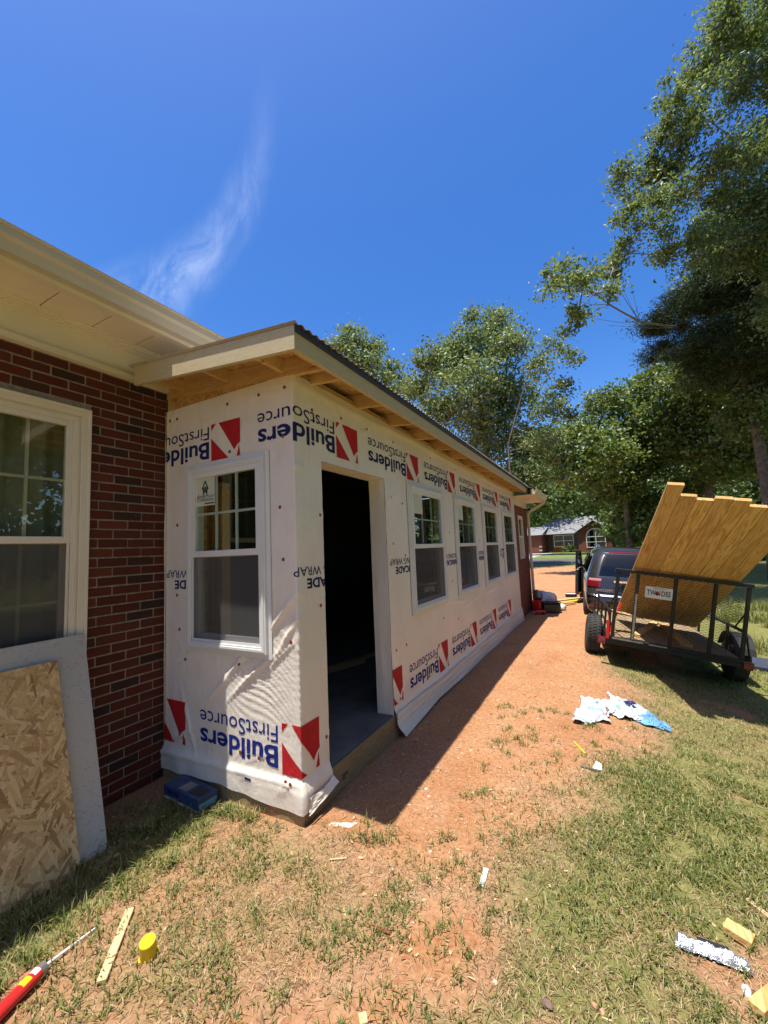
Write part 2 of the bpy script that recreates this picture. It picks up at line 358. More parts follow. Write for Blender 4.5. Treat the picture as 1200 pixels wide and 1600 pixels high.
def osb(name, tones, sc=1.0, plane='yz', flake=True):
    s = NT(name); prev = None
    axes = [(0.3, 1), (-0.5, 1), (1.15, 1), (-1.2, 0.8), (0.05, 1.2), (0.75, 0.9), (-0.85, 1.1)]
    best = None; bestc = None
    for i, (ang, k) in enumerate(axes):
        rot = (ang, 0, 0) if plane == 'yz' else ((0, ang, 0) if plane == 'xz' else (0, 0, ang))
        scl = {'yz': (1, 34 * k, 5.0 * k), 'xz': (34 * k, 1, 5.0 * k), 'xy': (34 * k, 5.0 * k, 1)}[plane]
        mp = s.node('ShaderNodeMapping', vector_type='TEXTURE'); s.l.new(s.tc.outputs['Object'], mp.inputs['Vector'])
        mp.inputs['Rotation'].default_value = rot
        m2 = s.node('ShaderNodeMapping'); s.l.new(mp.outputs[0], m2.inputs['Vector']); m2.inputs['Scale'].default_value = scl; m2.inputs['Location'].default_value = (0.37 * i, 1.31 * i, 2.7 * i)
        dz = s.node('ShaderNodeVectorMath', operation='MULTIPLY'); s.l.new(m2.outputs[0], dz.inputs[0])
        dz.inputs[1].default_value = {'yz': (0, 1, 1), 'xz': (1, 0, 1), 'xy': (1, 1, 0)}[plane]
        vo = s.node('ShaderNodeTexVoronoi'); s.l.new(dz.outputs[0], vo.inputs['Vector']); vo.inputs['Scale'].default_value = sc
        sp = s.node('ShaderNodeSeparateColor'); s.l.new(vo.outputs['Color'], sp.inputs[0])
        h = sp.outputs[0]; c = sp.outputs[1]
        if best is None: best, bestc = h, c
        else:
            gt = s.math('GREATER_THAN', h, best)
            mxn = s.node('ShaderNodeMix'); s.put(mxn.inputs[0], gt); s.put(mxn.inputs[2], bestc); s.put(mxn.inputs[3], c); bestc = mxn.outputs[0]
            best = s.math('MAXIMUM', best, h)
    grain = s.noise(s.co(), 90 * sc, 4, 0.6)
    f = s.math('ADD', s.math('MULTIPLY', bestc, 0.75), s.math('MULTIPLY', grain, 0.3))
    n = len(tones); cc = s.ramp(f, [(0.12 + 0.8 * i / (n - 1), t) for i, t in enumerate(tones)])
    s.set(base=cc, rough=0.75, spec=0.25); s.bump(best, 0.35, 0.003); return s.m
osb('osb', [(0.268, 0.152, 0.061), (0.488, 0.305, 0.128), (0.610, 0.409, 0.183), (0.732, 0.537, 0.281), (0.512, 0.329, 0.134)], 1.7, 'yz')
osb('osb_gable', [(0.30, 0.16, 0.055), (0.47, 0.27, 0.10), (0.53, 0.33, 0.14), (0.58, 0.39, 0.18)], 1.6, 'xz')
osb('osb_deck', [(0.36, 0.20, 0.08), (0.56, 0.35, 0.15), (0.64, 0.43, 0.20)], 1.6, 'xy')
s = NT('grey_sheathing'); v = s.co(); st = s.noise(s.co(scale=(1, 14, 30), rot=(0.25, 0, 0)), 2.6, 5, 0.6)
c = s.mix(s.mr(st, 0.56, 0.66, 0, 0.75), (0.46, 0.455, 0.44), (0.30, 0.275, 0.235))
c = s.mix(s.mr(s.noise(v, 3, 4), 0.45, 0.75, 0, 0.6), c, (0.52, 0.46, 0.33))
s.set(base=c, rough=0.7); s.bump(st, 0.3, 0.003)

# house wrap: slightly sheer film over sheathing
s = NT('house_wrap'); v = s.co()
c = s.ramp(s.noise(v, 1.3, 6, 0.6), [(0.3, (0.75, 0.68, 0.585)), (0.7, (0.84, 0.775, 0.685))])
c = s.mix(s.mr(s.noise(s.co(scale=(1, 1, 0.35)), 9, 7, 0.7), 0.54, 0.76, 0, 0.42), c, (0.62, 0.50, 0.36))
s.set(base=c, rough=0.4, spec=0.45)
s.bump(s.math('ADD', s.math('ABSOLUTE', s.math('SUBTRACT', s.noise(s.co(scale=(1, 1, 0.5)), 5, 5, 0.55, 1.2), 0.5)), s.math('MULTIPLY', s.noise(v, 28, 5, 0.6), 0.2)), 0.55, 0.02)
s = NT('wrap_tail'); s.set(base=s.ramp(s.noise(s.co(), 9, 5), [(0.3, (0.52, 0.47, 0.41)), (0.7, (0.66, 0.60, 0.53))]), rough=0.35)
s.bump(s.noise(s.co(), 14, 6, 0.6, 0.8), 0.8, 0.02)
# glass, insect screen
def glass(name, tint, ior=1.45):
    s = NT(name); tr = s.node('ShaderNodeBsdfTransparent'); tr.inputs['Color'].default_value = (*tint, 1)
    gl = s.node('ShaderNodeBsdfGlossy'); gl.inputs['Roughness'].default_value = 0.0
    fr = s.node('ShaderNodeLayerWeight'); fr.inputs['Blend'].default_value = 0.5; r0 = ((ior - 1) / (ior + 1)) ** 2
    s.put(gl.inputs['Color'], (0.95, 0.97, 0.95))
    bp = s.node('ShaderNodeBump'); bp.inputs['Strength'].default_value = 0.05; bp.inputs['Distance'].default_value = 0.02
    s.put(bp.inputs['Height'], s.noise(s.co(), 2.0, 2)); s.l.new(bp.outputs[0], gl.inputs['Normal'])
    f = s.math('ADD', r0, s.math('MULTIPLY', s.math('POWER', fr.outputs['Facing'], 4.0), 1.0 - r0))
    mx = s.node('ShaderNodeMixShader'); s.put(mx.inputs[0], f); s.l.new(tr.outputs[0], mx.inputs[1]); s.l.new(gl.outputs[0], mx.inputs[2])
    s.l.new(mx.outputs[0], s.out.inputs['Surface']); return s.m
glass('pane_glass', (0.88, 0.93, 0.88), 1.55); glass('mirror_glass', (0.88, 0.91, 0.86), 1.75); glass('dark_glass', (0.05, 0.055, 0.06), 1.6)
s = NT('insect_screen'); tr = s.node('ShaderNodeBsdfTransparent'); df = s.node('ShaderNodeBsdfDiffuse'); df.inputs['Color'].default_value = (0.13, 0.128, 0.125, 1)
mx = s.node('ShaderNodeMixShader'); mx.inputs[0].default_value = 0.36; s.l.new(tr.outputs[0], mx.inputs[1]); s.l.new(df.outputs[0], mx.inputs[2]); s.l.new(mx.outputs[0], s.out.inputs['Surface'])
simple('van_paint', (0.050, 0.049, 0.050), 0.25, 0.5, var=0.05, coat=0.8)
simple('van_black', (0.012, 0.012, 0.013), 0.35)
simple('van_interior', (0.02, 0.018, 0.017), 0.8)
simple('chrome', (0.75, 0.75, 0.76), 0.12, 1.0, var=0.03)
s = NT('tail_light'); s.set(base=(0.17, 0.004, 0.006), rough=0.12, coat=0.6)
s = NT('tail_clear'); s.set(base=(0.45, 0.22, 0.22), rough=0.12, coat=0.6)
simple('blue_box_card', (0.022, 0.050, 0.13), 0.4, var=0.6, sc=14)
simple('pale_blue_film', (0.14, 0.33, 0.52), 0.3, var=0.3, sc=5)
s = NT('crumpled_film'); v = s.co(); c = s.mix(s.mr(s.noise(v, 5, 4, 0.6), 0.52, 0.66), (0.50, 0.52, 0.545), (0.24, 0.40, 0.54)); s.set(base=c, rough=0.45, spec=0.4); s.bump(s.noise(v, 12, 4, 0.5, 0.6), 0.4, 0.012)
s = NT('foil_tape'); v = s.co(); s.set(base=s.ramp(s.noise(v, 22, 5, 0.6), [(0.35, (0.45, 0.47, 0.5)), (0.6, (0.85, 0.86, 0.88))]), rough=0.25, metal=0.85); s.bump(s.noise(v, 60, 5, 0.6), 0.9, 0.01)
M = MATS

# ================================================================== SETTING: ground
def gz(x, y):
    x = np.asarray(x, float); y = np.asarray(y, float)
    k = 0.045 + 0.115 * sstep(0.8, 4.2, y) - 0.10 * sstep(14, 30, y)
    t = np.clip(x - 1.15, 0, None); t = np.where(t < 3.2, t * t / (t + 0.25 + 1e-9), 3.2 * 3.2 / 3.45)
    base = -k * t - 0.05 * sstep(3.0, 8.5, y) + 0.28 * sstep(20, 46, y)
    near = 1 - sstep(6, 16, np.hypot(x, y))
    hump = (fbm(x, y, 1.3, 3) - 0.5) * 0.05 * sstep(0.35, 1.2, np.maximum(x, -y * 1.2)) * near
    mound = 0.055 * np.exp(-((x + 0.15) ** 2 / 0.09 + (y + 0.30) ** 2 / 0.03)) + 0.04 * np.exp(-((x - 0.25) ** 2 / 0.05 + (y + 0.02) ** 2 / 0.05))
    fine = (fbm(x, y, 11, 3) - 0.5) * 0.022 * near
    return base + hump + mound * 0.5 + fine
def lawn_mask(x, y):
    x = np.asarray(x, float); y = np.asarray(y, float)
    xb = np.interp(y, [-2.5, -0.6, 0.0, 0.4, 1.3, 2.4, 3.8, 5.0, 8, 12, 18], [0.55, 0.65, 0.75, 0.85, 1.25, 1.65, 1.9, 1.6, 1.55, 1.7, 2.5])
    w = (fbm(x + 5, y, 0.9, 4) - 0.5)
    m = sstep(-0.35, 0.75, x - xb + w * 1.5)
    fg = 0.50 * sstep(0.35, -0.35, y) * (0.5 + fbm(x, y + 9, 1.7, 3))
    strip = 0.95 * sstep(-0.30, -0.62, x) * sstep(0.15, -0.1, y) * sstep(-1.30, -0.98, x)
    m = np.maximum(np.maximum(m, fg), strip)
    bare = sstep(0.55, 0.74, fbm(x - 3, y + 2, 1.4, 4)) * 0.65 * (1 - sstep(2.6, 3.8, x))
    far = sstep(25, 28, y)
    m = np.clip(m - bare, 0, 1) * (1 - far) + far * 0.9
    return m
def graded(lo, hi, f0, f1, step, grow=1.13):
    a = list(np.arange(f0, f1 + 1e-6, step)); st = step
    while a[-1] < hi: st *= grow; a.append(a[-1] + st)
    b = []; st = step; q = f0
    while q > lo: st *= grow; q -= st; b.append(q)
    return np.array(b[::-1] + a)
gx = graded(-260, 300, -1.4, 4.6, 0.035); gy = graded(-120, 420, -1.6, 5.0, 0.035)
X, Y = np.meshgrid(gx, gy, indexing='ij')
Z = gz(X, Y)
me = np_mesh('ground', np.stack([X, Y, Z], -1).reshape(-1, 3), grid_faces(len(gx), len(gy)))
la = me.attributes.new('lawn', 'FLOAT', 'POINT'); la.data.foreach_set('value', lawn_mask(X, Y).astype(np.float32).ravel())
me.polygons.foreach_set('use_smooth', [True] * len(me.polygons))
tag(link('ground', me, M['ground']), kind='structure')
def patch(name, pts, m, lift=0.004, n=24):
    """ground-hugging sheet over a quad of (x,y) corners"""
    p = [np.array(q, float) for q in pts]
    u = np.linspace(0, 1, n)[:, None, None]; w = np.linspace(0, 1, n)[None, :, None]
    q = (p[0] * (1 - u) + p[1] * u) * (1 - w) + (p[3] * (1 - u) + p[2] * u) * w
    z = gz(q[..., 0], q[..., 1]) + lift
    V = np.concatenate([q, z[..., None]], -1).reshape(-1, 3)
    o = link(name, np_mesh(name, V, grid_faces(n, n)), m); return tag(o, kind='structure')

# ================================================================== near brick house
WX = -1.355; SL = 0.10            # brick wall plane; addition roof slope
house = empty('brick_house', (WX, -0.6, 0))
tag(house, 'red brick house with almond soffit, gutter and white gridded window at left', 'house')
HOFF = np.array([WX, -0.6, 0.0])
def hb(mb, name, m, parent=house, **k):
    o = mb.build(name, m, parent, **k)
    if parent is house: o.location = -HOFF
    return o
# mortar core with window opening  y -1.66..-0.577, z 1.0..2.735
wy0, wy1, wz0, wz1 = -1.665, -0.577, 0.92, 2.735
mb = MB(); XA, XB = WX - 0.10, WX - 0.007
for a in ((-4.0, wy0, 0 - .3, 3.09), (wy1, -0.001, -.3, 3.09), (wy0, wy1, -.3, wz0), (wy0, wy1, wz1, 3.09)):
    mb.box(XA, XB, a[0], a[1], a[2], a[3])
wall = hb(mb, 'wall', M['mortar'])
# bricks, each a piece of its own where the photo shows them
def brick_mesh(L, d=0.085, h=0.0575):
    b = MB(); b.cbox((0, 0, 0), (d, L, h)); me = b.mesh('brick', bevel=0.0035)
    for vtx in me.vertices:
        vtx.co.x += random.uniform(-.0015, .0015); vtx.co.z += random.uniform(-.0012, .0012)
    me.materials.append(M['brick']); return me
full = [brick_mesh(0.194) for _ in range(4)]
CH, BL = 0.0677, 0.2035
rest = MB(); cache = {}; nb = 0
for c in range(-1, 45):
    z = 0.034 + c * CH + 0.0
    y1 = 0.0 - (0.0 if c % 2 else BL / 2)
    edges = [0.0] + ([] if c % 2 else [y1]); q = y1 if not c % 2 else 0.0
    while q > -3.4: q -= BL; edges.append(q)
    for a, b in zip(edges[:-1], edges[1:]):
        hi, lo = a - 0.0095, b
        if z + 0.03 > wz0 - 0.02 and z - 0.03 < wz1 - 0.01 and not (lo > wy1 - 0.02 or hi < wy0 + 0.02):
            if lo < wy1 < hi: lo = wy1 + 0.003
            elif lo < wy0 < hi: hi = wy0 - 0.003
            else: continue
        if hi - lo < 0.03: continue
        if z - 0.03 < wz1 - 0.01 and lo < wy1 and hi > wy1 and z > wz0: lo = wy1 + .003
        L = round(hi - lo, 3); cy = (hi + lo) / 2
        if cy > -1.22 and nb < 298:
            if abs(L - 0.194) < 0.002: me = random.choice(full)
            else:
                if L not in cache: cache[L] = brick_mesh(L)
                me = cache[L]
            o = link('brick', me, None, wall); nb += 1
            o.location = (WX - 0.0425 + random.uniform(-.003, .003), cy, z)
            o.rotation_euler = (random.uniform(-.006, .006), 0, random.uniform(-.008, .008))
        else:
            rest.cbox((WX - 0.0425, cy, z), (0.085, L, 0.0575))
tag(hb(rest, 'brick_courses', M['brick'], wall), kind='stuff')
# interior darkness behind the window: room box
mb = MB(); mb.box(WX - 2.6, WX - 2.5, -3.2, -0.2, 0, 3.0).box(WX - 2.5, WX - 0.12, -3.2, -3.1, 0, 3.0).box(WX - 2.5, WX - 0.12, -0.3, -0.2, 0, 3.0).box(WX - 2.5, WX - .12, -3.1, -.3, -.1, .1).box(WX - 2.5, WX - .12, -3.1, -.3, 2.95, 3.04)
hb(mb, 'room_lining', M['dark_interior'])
cm2 = MB(); yc = np.linspace(-1.62, -.62, 61); xc = WX - .19 + .018 * np.sin(yc * 55)
cm2.add([(x_, y_, z_) for z_ in (.95, 2.72) for x_, y_ in zip(xc, yc)], [(k, k + 1, 62 + k, 61 + k) for k in range(60)])
hb(cm2, 'curtain', M['curtain'], smooth=True)
# double-hung windows
def window(parent, T, w, h, wm, cols=3, rows=2, lower_grid=False, screen=True, fin=0.035, sticker=False, brickmould=False, off=None, name='window', depth=0.09, glaz='pane_glass'):
    fr = MB()
    if fin: fr.ring(T, -fin, w + fin, -fin, h + fin, fin + .004, fin + .004, fin + .004, fin + .004, 0.004, 0.008)
    fw = 0.045
    fr.ring(T, 0, w, 0, h, fw, fw, fw, fw, -depth, 0.030)
    fr.ring(T, 0.012, w - 0.012, 0.012, h - 0.012, 0.02, 0.02, 0.02, 0.02, 0.030, 0.035)
    if brickmould:
        fr.ring(T, -0.055, w + 0.055, -0.02, h + 0.055, 0.055, 0.055, 0.02, 0.055, -0.03, 0.042)
        fr.ring(T, -0.055, w + 0.055, -0.02, h + 0.055, 0.018, 0.018, 0.01, 0.018, 0.042, 0.054)
    win = fr.build(name, M[wm], parent, bevel=0.0025)
    if off is not None: win.location = off
    T0 = T; T = lambda a_, b_, n_: T0(a_, b_, n_ + 0.031)
    sub = lambda mb, nm, m, **k: mb.build(nm, M[m], win, **k)
    mid = h * 0.5; sw = 0.038; a0, a1 = fw, w - fw
    us = MB().ring(T, a0, a1, mid - 0.012, h - fw, sw, sw, 0.045, sw, -0.045, -0.005)
    sub(us, 'upper_sash', wm, bevel=0.0025)
    ls = MB().ring(T, a0, a1, fw, mid + 0.028, sw, sw, 0.05, 0.045, -0.085, -0.048)
    sub(ls, 'lower_sash', wm, bevel=0.0025)
    g0, g1, gb, gt = a0 + sw, a1 - sw, mid + 0.033, h - fw - sw
    pn = MB().tbox(T, g0 - .004, g1 + .004, gb - .004, gt + .004, -0.028, -0.024); sub(pn, 'pane', glaz)
    pn = MB().tbox(T, g0 - .004, g1 + .004, fw + .046, mid - .012, -0.068, -0.064); sub(pn, 'pane', glaz)
    mw = 0.009
    def grid(b0, b1, nn):
        for k in range(1, cols):
            x = g0 + (g1 - g0) * k / cols
            sub(MB().tbox(T, x - mw, x + mw, b0, b1, nn - .006, nn + .006), 'muntin', wm)
        for k in range(1, rows):
            z = b0 + (b1 - b0) * k / rows
            sub(MB().tbox(T, g0, g1, z - mw, z + mw, nn - .0045, nn + .0045), 'muntin', wm)
    grid(gb, gt, -0.036)
    if lower_grid: grid(fw + .05, mid - .017, -0.076)
    if screen:
        sub(MB().ring(T, a0 + .004, a1 - .004, fw + .002, mid + .01, 0.016, 0.016, 0.016, 0.016, -0.020, -0.010), 'screen_frame', wm)
        sub(MB().tbox(T, a0 + .02, a1 - .02, fw + .018, mid - .006, -0.0155, -0.0150), 'insect_screen', 'insect_screen')
    if sticker:
        sx0, sx1 = g0, g0 + (g1 - g0) / cols - 0.004; sz1 = gt; sz0 = gt - 0.215
        sub(MB().tbox(T, sx0, sx1, sz0, sz1, -0.0235, -0.0228), 'sticker', 'sticker')
        if sticker == 'print':
            cx = (sx0 + sx1) / 2; zz = sz1 - 0.035; ww = 0.055
            ic = MB()
            for (p, q) in (((cx - ww * .62, zz - .055), (cx, zz + .01)), ((cx, zz + .01), (cx + ww * .62, zz - .055)), ((cx - ww * .42, zz - .04), (cx - ww * .30, zz - .10)), ((cx + ww * .42, zz - .04), (cx + ww * .30, zz - .10))):
                A = T(p[0], p[1], -.0215); Bq = T(q[0], q[1], -.0215); d = nrm(Bq - A); up_ = nrm(T(0, 0, 1) - T(0, 0, 0)); sd = np.cross(d, up_)
                ic.obox(A - sd * .006, Bq - A, sd * .012, up_ * .0008)
            ic.tbox(T, cx - .012, cx + .012, zz - .08, zz - .035, -.0220, -.0214)
            sub(ic, 'sticker_emblem', 'sticker_ink')
            for i, (tx, hgt) in enumerate((('American', .026), ('Craftsman', .026))):
                tm = text_flat(tx, (sx1 - sx0) * .9, hgt)
                mbt = MB(); mbt.add([T(sx0 + (sx1 - sx0) * .05 + p[0], sz0 + .062 - i * .026 + p[1], -.0212) for p in tm[0]], tm[1])
                sub(mbt, 'sticker_lettering', 'sticker_ink')
            sub(MB().tbox(T, cx - .005, sx1 - .006, sz0 + .012, sz0 + .022, -.0220, -.0213), 'sticker_lettering', 'sticker_ink')
    return win
_tc = {}
def text_raw(tx, bold=0.0):
    if (tx, bold) in _tc: return _tc[(tx, bold)]
    cu = bpy.data.curves.new('t', 'FONT'); cu.body = tx; cu.size = 1.0; cu.offset = bold; cu.resolution_u = 3; cu.fill_mode = 'FRONT'
    ob = bpy.data.objects.new('t', cu); col.objects.link(ob)
    dg = bpy.context.evaluated_depsgraph_get(); me = bpy.data.meshes.new_from_object(ob.evaluated_get(dg))
    V = np.array([v.co[:2] for v in me.vertices]); F = [tuple(p.vertices) for p in me.polygons]
    bpy.data.objects.remove(ob); bpy.data.curves.remove(cu); bpy.data.meshes.remove(me)
    V = V - np.array([V[:, 0].min(), 0.0]); _tc[(tx, bold)] = (V, F); return V, F
def text_flat(tx, width, cap, bold=0.0):
    V, F = text_raw(tx, bold); Vc, _ = text_raw('B', bold)
    return V * np.array([width / V[:, 0].max(), cap / Vc[:, 1].max()]), F
# big window in the brick wall: faces +x; a runs along +y
TW = lambda a, b, n: np.array([WX + n - 0.035, wy0 + 0.055 + a, wz0 + 0.02 + b])
window(house, TW, wy1 - wy0 - 0.11, wz1 - wz0 - 0.075, 'window_cream', cols=4, rows=2, lower_grid=True, screen=True, fin=0, brickmould=True, off=-HOFF, glaz='mirror_glass')
# frieze, trims, crown, soffit panels, fascia, gutter
ye = 0.30; ys = -4.0
frz = MB().box(WX - .02, WX + .022, ys, ye, 3.095, 3.315); hb(frz, 'frieze_board', M['almond_trim'])
tr = MB().box(WX - .02, WX + .040, ys, ye, 3.050, 3.092).box(WX - .02, WX + .030, ys, ye, 3.092, 3.103); hb(tr, 'frieze_moulding', M['almond_trim'])
cr = MB()
for i, (dx, z0, z1) in enumerate(((.034, 3.262, 3.276), (.046, 3.276, 3.290), (.062, 3.290, 3.304), (.078, 3.304, 3.317))):
    cr.box(WX + .022, WX + dx, ys, ye, z0 + .0005, z1)
hb(cr, 'crown_moulding', M['almond_trim'])
sof = hb(MB().box(WX - .02, -0.945, ys, 0.9, 3.331, 3.35), 'soffit', M['soffit_vinyl'])
yy = 0.88
while yy > -3.4:                                  # vinyl soffit panels run across the overhang
    hb(MB().box(WX + .024, -0.95, yy - .298, yy - .004, 3.3185, 3.330), 'soffit_panel', M['soffit_vinyl'], sof, bevel=.002)
    yy -= .30
hb(MB().box(-0.945, -0.925, ys, 0.9, 3.292, 3.47).box(-1.0, -0.945, ys, 0.9, 3.300, 3.3175), 'fascia', M['almond_trim'])
gp = [(-.923, 3.318), (-.868, 3.318), (-.858, 3.345), (-.850, 3.372), (-.832, 3.392), (-.828, 3.436), (-.815, 3.440), (-.815, 3.448), (-.835, 3.448), (-.838, 3.40), (-.858, 3.378), (-.868, 3.350), (-.874, 3.324), (-.917, 3.324), (-.917, 3.455), (-.923, 3.455)]
gm = MB(); n = len(gp)
gm.add([(p[0], ys, p[1]) for p in gp] + [(p[0], 1.4, p[1]) for p in gp], [(k, (k + 1) % n, n + (k + 1) % n, n + k) for k in range(n)] + [tuple(range(n))[::-1], tuple(range(n, 2 * n))])
hb(gm, 'gutter', M['gutter_paint'])
hb(MB().add([(-.88, ys, 3.47), (-.88, 12.2, 3.47), (-6.5, 12.2, 5.1), (-6.5, ys, 5.1), (-.88, ys, 3.455), (-.88, 12.2, 3.455), (-6.5, 12.2, 5.08), (-6.5, ys, 5.08)], [(0, 1, 2, 3), (7, 6, 5, 4), (0, 4, 5, 1), (1, 5, 6, 2), (2, 6, 7, 3), (3, 7, 4, 0)]), 'roof', M['brown_shingle'])
# ---- the far wing of the same house beyond the addition
FY0, FY1 = 7.60, 9.30
mb = MB(); a0, a1, z0, z1 = 8.02, 8.62, 1.30, 2.35
for q in ((FY0, a0, -.4, 2.60), (a1, FY1, -.4, 2.60), (a0, a1, -.4, z0), (a0, a1, z1, 2.60)): mb.box(-.30, 0.0, *q)
mb.box(-5.0, -.30, FY1 - .3, FY1, -.4, 2.60)
hb(mb, 'wing_wall', M['far_brick_x'])
TF = lambda a, b, n: np.array([n - .02, a0 + a, z0 + b])
window(house, TF, a1 - a0, z1 - z0, 'window_cream', cols=2, rows=2, screen=False, fin=0, lower_grid=True, off=-HOFF)
hb(MB().box(-.02, .022, FY0, FY1 + .02, 2.60, 2.76).box(-.02, .035, FY0, FY1 + .03, 2.575, 2.60), 'wing_frieze', M['almond_trim'])
ws = hb(MB().box(-.02, .42, 7.62, 9.62, 2.762, 2.780), 'wing_soffit', M['soffit_vinyl'])
hb(MB().box(.405, .425, 7.62, 9.64, 2.7805, 2.90).box(-3, .425, 9.62, 9.64, 2.7605, 2.90), 'wing_fascia', M['almond_trim'])
gm = MB(); gg = [(p[0] + .923 + .427, p[1] - 3.318 + 2.775) for p in gp]
gm.add([(p[0], 7.62, p[1]) for p in gg] + [(p[0], 9.62, p[1]) for p in gg], [(k, (k + 1) % n, n + (k + 1) % n, n + k) for k in range(n)] + [tuple(range(n))[::-1], tuple(range(n, 2 * n))])
hb(gm, 'wing_gutter', M['almond_trim'])
hb(MB().tube([(.47, 9.38, 2.79), (.45, 9.37, 2.70), (.12, 9.25, 2.52), (.055, 9.24, 2.44), (.055, 9.24, .15), (.10, 9.24, .02), (.28, 9.24, -.05)], .036, 8), 'downspout', M['almond_trim'])
hb(MB().tube([(.0, 9.1, 2.54), (.10, 9.1, 2.56)], .02, 6).cbox((.12, 9.1, 2.55), (.07, .06, .06)), 'flood_light', M['van_black'])
hb(MB().add([(.46, 7.5, 2.90), (.46, 9.66, 2.90), (-4.5, 9.66, 4.4), (-4.5, 7.5, 4.4), (.46, 7.5, 2.915), (.46, 9.66, 2.915), (-4.5, 9.66, 4.42), (-4.5, 7.5, 4.42)], [(3, 2, 1, 0), (4, 5, 6, 7), (0, 1, 5, 4), (1, 2, 6, 5), (2, 3, 7, 6), (3, 0, 4, 7)]), 'wing_roof', M['brown_shingle'])

# ================================================================== porch addition
add = empty('porch_addition', (0, 0, 0))
tag(add, 'framed porch addition in white printed house wrap with open doorway and rafter eaves', 'house addition')
L = 7.586; HT = 2.90; TH = 0.14
WIN = [(1.748, 2.735), (3.235, 4.205), (4.672, 5.70), (6.19, 7.245)]; WB, WT = 1.015, 2.335
GA, GB_, GB0, GT0 = -1.045, -0.240, 1.008, 2.352
DA, DB, DT, DS = 0.275, 1.237, 2.325, 0.198
ab = lambda mb, nm, m, parent=add, **k: mb.build(nm, M[m], parent, **k)
zr = lambda x: 2.905 - SL * x          # underside of the roof deck framing at x
# sheathed walls
mb = MB()
mb.box(WX, GA, 0, TH, .10, HT).box(GB_, -TH, 0, TH, .10, HT).box(GA, GB_, 0, TH, .10, GB0).box(GA, GB_, 0, TH, GT0, HT)
ab(mb, 'gable_sheathing', 'osb_gable')
mb = MB(); ed = [(0.0, DA), (DB, WIN[0][0])] + [(WIN[i][1], WIN[i + 1][0]) for i in range(3)] + [(WIN[3][1], L)]
for a, b in ed: mb.box(-TH, -.001, a + .001, b, .10, HT - .005)
mb.box(-TH, -.001, DA, DB, DT, HT - .005)
for a, b in WIN: mb.box(-TH, -.001, a, b, .10, WB).box(-TH, -.001, a, b, WT, HT - .005)
ab(mb, 'long_wall_sheathing', 'osb')
# interior: slab floor, back wall, ceiling, far end
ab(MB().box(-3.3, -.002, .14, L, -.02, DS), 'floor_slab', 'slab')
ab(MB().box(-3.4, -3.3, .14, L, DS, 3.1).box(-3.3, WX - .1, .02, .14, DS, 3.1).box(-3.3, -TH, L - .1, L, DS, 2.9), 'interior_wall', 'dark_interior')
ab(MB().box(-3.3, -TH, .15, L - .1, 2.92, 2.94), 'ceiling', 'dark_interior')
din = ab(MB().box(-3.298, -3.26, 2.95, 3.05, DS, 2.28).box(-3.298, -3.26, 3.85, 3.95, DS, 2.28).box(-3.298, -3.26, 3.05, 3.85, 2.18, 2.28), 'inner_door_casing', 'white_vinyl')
for k, (a, b, h, dx) in enumerate([(1.05, 2.6, .05, .03), (1.3, 3.1, .03, .02)]): ab(MB().obox((-1.6, a, DS + .002), (.5, b - a, .0), (-.06, .02, 0), (0, 0, h)), 'lumber_offcut', 'rafter_wood')
for k in range(4): ab(MB().obox((-1.30 + k * .055, .28 + .015 * k, DS), (.035, 0, 0), (0, .085, 0), (.10 - .02 * k, -.03, 2.1)), 'leaning_stud', 'rafter_wood')
# rim board at the foot of the walls
ab(MB().box(.001, .024, .0, L, -.06, DS - .004), 'rim_board', 'treated_board', bevel=.003)
ab(MB().box(WX, .024, -.024, -.001, -.06, .150), 'rim_board', 'treated_board', bevel=.003)
ab(MB().box(.0245, .0252, .40, .47, .085, .098).box(.0245, .0252, .40, .44, .065, .075), 'lumber_stamp', 'print_black')

# ---- house wrap: one unrolled sheet, u<0 gable, u>0 long wall
nails = [(-1.21, 2.80), (-.62, 2.80), (-.30, 2.80), (-.06, 2.80), (-1.20, 1.93), (-1.20, 1.38), (-1.17, 1.12), (-1.10, .90), (-.12, 1.98), (-.08, 2.46), (-.10, 1.63), (-.05, 1.10), (-.52, .92), (-.52, .335), (-.345, .33), (-.065, .235), (-.105, .24), (-.60, 2.435), (-1.12, .33), (-1.30, 2.80),
         (.18, 2.68), (.55, 2.72), (.95, 2.73), (1.45, 2.72), (.22, 1.30), (.24, 1.93), (.245, .42), (1.36, 2.16), (1.60, 2.12), (1.36, 1.72), (1.62, 1.60), (1.33, .74), (1.55, .74), (1.36, .30), (2.98, 1.85), (3.0, 1.22), (2.45, 2.74), (3.4, 2.74), (4.43, 1.75), (2.6, .82), (3.15, .72), (4.4, .8), (5.3, 2.73), (5.9, 1.9)]
_pg = np.random.default_rng(12); PUCK = [(u_, v_, _pg.uniform(0, 3.14), _pg.uniform(.06, .16), _pg.uniform(.002, .005)) for (u_, v_) in nails for _k in range(3)]
def ridge(d, w): return np.exp(-(d / w) ** 2)
